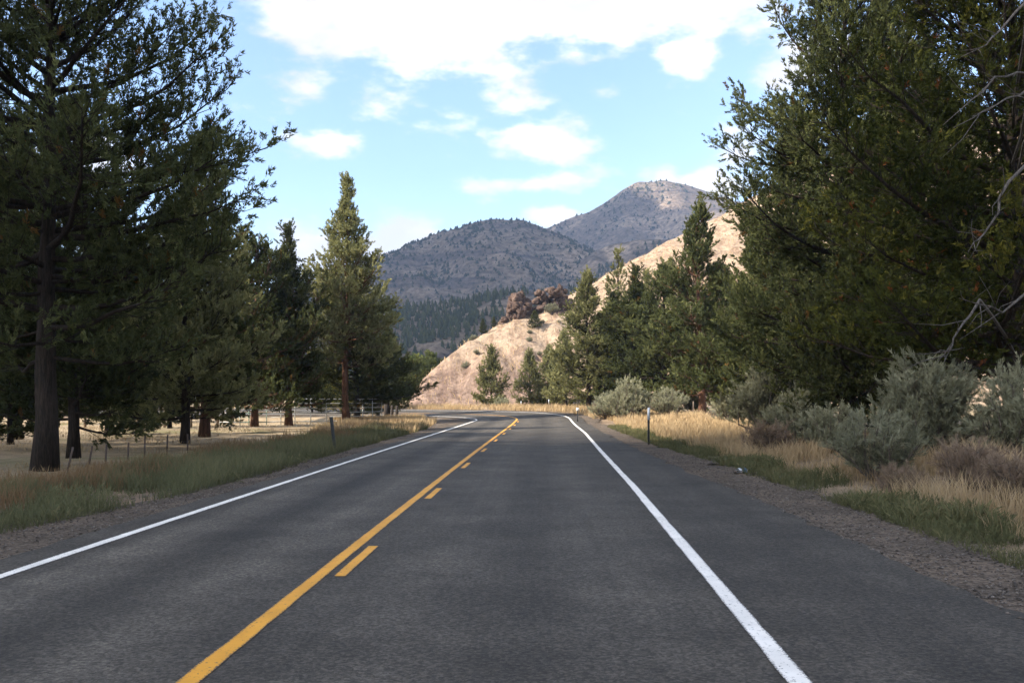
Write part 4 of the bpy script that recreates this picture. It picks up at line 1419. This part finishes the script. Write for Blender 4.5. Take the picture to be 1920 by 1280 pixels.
# crumpled drink packet on the right gravel
Yd = 19.6
x = px2(1391, Yd)
r = tag(empty('litter', (x, Yd, gz(x, Yd) + .01), .4), 'crumpled blue and white packet on the right gravel margin', 'litter')
for nm, mt, dx_, sc_ in (('wrapper', 'litter_white', 0, 1.0), ('band', 'litter_blue', .035, 1.12)):
    V = []
    rg = np.random.default_rng(4 + int(dx_ * 100))
    for i in range(7):
        for j in range(8):
            a = j / 8 * 2 * math.pi
            rr_ = (.045 + .02 * rg.random()) * sc_
            V.append(((i / 6 - .5) * .22 * (.45 if nm == 'band' else 1) + dx_, math.cos(a) * rr_ * 1.5, .05 + math.sin(a) * rr_ * (1.03 if nm == 'band' else .9)))
    Q = [(i * 8 + j, i * 8 + (j + 1) % 8, (i + 1) * 8 + (j + 1) % 8, (i + 1) * 8 + j) for i in range(6) for j in range(8)]
    obj(nm, mesh(nm, V, [np.array(Q)], [M[mt]]), r)

# bare grey branches of the nearest juniper and the leaning limb of the large one
def dead_branch(parent_label, pts, r0, seed, twigs=6):
    par = next(o for o in COL.objects if o.get('label') == parent_label)
    inv = (Matrix.Translation(par.location) @ par.rotation_euler.to_matrix().to_4x4() @ Matrix.Diagonal((*par.scale, 1))).inverted()
    rng = np.random.default_rng(seed)
    W_ = np.array([(px2(a, d), d, pz2(b_, d)) for a, b_, d in pts])
    W_ = np.vstack([[par.location.x, par.location.y, W_[0, 2] - .6], W_])
    s = np.linspace(0, 1, 13)
    P = interp_poly(W_, s) + rng.normal(size=(13, 3)) * .03
    b = MB()
    b.tube(P, np.linspace(r0 * 1.3, .006, 13), 5)
    for q in range(twigs):
        p0 = interp_poly(P, rng.uniform(.5, .97))
        d = (P[-1] - P[0]) / np.linalg.norm(P[-1] - P[0]) + rng.normal(size=3) * .5
        l = rng.uniform(.3, .8)
        b.tube([p0, p0 + d * l * .5 + rng.normal(size=3) * .03, p0 + d * l + rng.normal(size=3) * .06], [.009, .006, .003], 4)
    V = np.vstack(b.V)
    Mx = np.array(inv)
    b.V = [V @ Mx[:3, :3].T + Mx[:3, 3]]
    tag(mpart('dead_branch', b, 'deadwood', par), 'bare grey dead branch')


NJ = 'nearest juniper on the right with yellow green tips'
dead_branch(NJ, [(1930, -10, 15.5), (1880, 60, 15), (1800, 110, 14.7)], .03, 1)
dead_branch(NJ, [(1940, 130, 15.5), (1870, 150, 14.8), (1770, 230, 14.4)], .028, 2)
dead_branch(NJ, [(1960, 140, 15.5), (1890, 190, 14.6), (1800, 235, 14.2)], .028, 3)
dead_branch(NJ, [(1950, 270, 15.5), (1890, 340, 14.6), (1850, 430, 14.3), (1810, 470, 14.2)], .035, 4, 9)
dead_branch(NJ, [(1950, 530, 15.5), (1880, 580, 14.5), (1800, 560, 14.3)], .03, 5, 8)
dead_branch(NJ, [(1840, 560, 16), (1800, 620, 14.8), (1770, 680, 14.5)], .03, 6, 8)
# ------------------------------------------------------------------ two low cumulus clouds up-sun: one shades the near road, one the mountains
def cloud(name, alt, spots, seed, label):
    rng = np.random.default_rng(seed)
    nu_, nv_ = 20, 12
    th = np.linspace(0, 2 * np.pi, nu_, endpoint=False)
    ph = np.linspace(.03, np.pi - .03, nv_)
    T_, P_ = np.meshgrid(th, ph)
    d = np.stack([np.sin(P_) * np.cos(T_), np.sin(P_) * np.sin(T_), np.cos(P_)], -1).reshape(-1, 3)
    i = np.arange(nv_ - 1)[:, None] * nu_
    j = np.arange(nu_)[None]
    Q = np.stack([i + j, i + nu_ + j, i + nu_ + (j + 1) % nu_, i + (j + 1) % nu_], -1).reshape(-1, 4)
    b = MB()
    ts = np.array(to_sun)
    for gx_, gy_, rad in spots:
        c_ = np.array([gx_, gy_, 0.0]) + ts * (alt / ts[2])
        b.add(c_ + d * rad * (1 + .12 * rng.normal(size=(len(d), 1))) * [1, 1, np.where(d[:, 2:3] < 0, .45, .8).mean()], Q)
    o = obj(name, b.mesh(name, M['cloud'], True))
    return tag(o, label, 'cloud', kind='stuff')


t = NT('cloud_white')
M['cloud'] = t.leaf((.9, .9, .9), .35)
rg = np.random.default_rng(12)
spots = []
for gx_ in range(-150, 260, 35):
    for gy_ in range(-190, -20, 34):
        spots.append((gx_ + rg.uniform(-8, 8), gy_ + 20 + rg.uniform(-6, 6) + (25 if gx_ < -40 else 5 if gx_ > 20 else 0), rg.uniform(44, 54)))
cloud('cloud', 1000.0, spots, 1, 'white cumulus cloud high to the left, outside the picture, shading the near road')
spots = []
for gx_ in range(-520, 800, 170):
    for gy_ in range(480, 2350, 170):
        if rg.random() < .06 or (gx_ > 380 and gy_ < 900):
            continue
        spots.append((gx_ + rg.uniform(-50, 50), gy_ + rg.uniform(-50, 50), rg.uniform(130, 190)))
cloud('cloud', 1900.0, spots, 2, 'broad white cumulus cloud far to the left, outside the picture, shading the mountains')

# ------------------------------------------------------------------ haze: the air between here and the mountains
hb = MB()
hb.box((0, 1700, 268), (8600, 5200, 548))
t = NT('haze_air')
t.t.nodes.remove(t.tc)
pv = t.n('ShaderNodeVolumePrincipled')
pv.inputs['Color'].default_value = (.52, .70, 1.0, 1)
pv.inputs['Density'].default_value = .00018
pv.inputs['Anisotropy'].default_value = .15
t.link(pv.outputs[0], t.out.inputs['Volume'])
hz = obj('haze', hb.mesh('haze', t.m))
tag(hz, 'pale blue haze in the air towards the mountains', 'haze', kind='stuff')
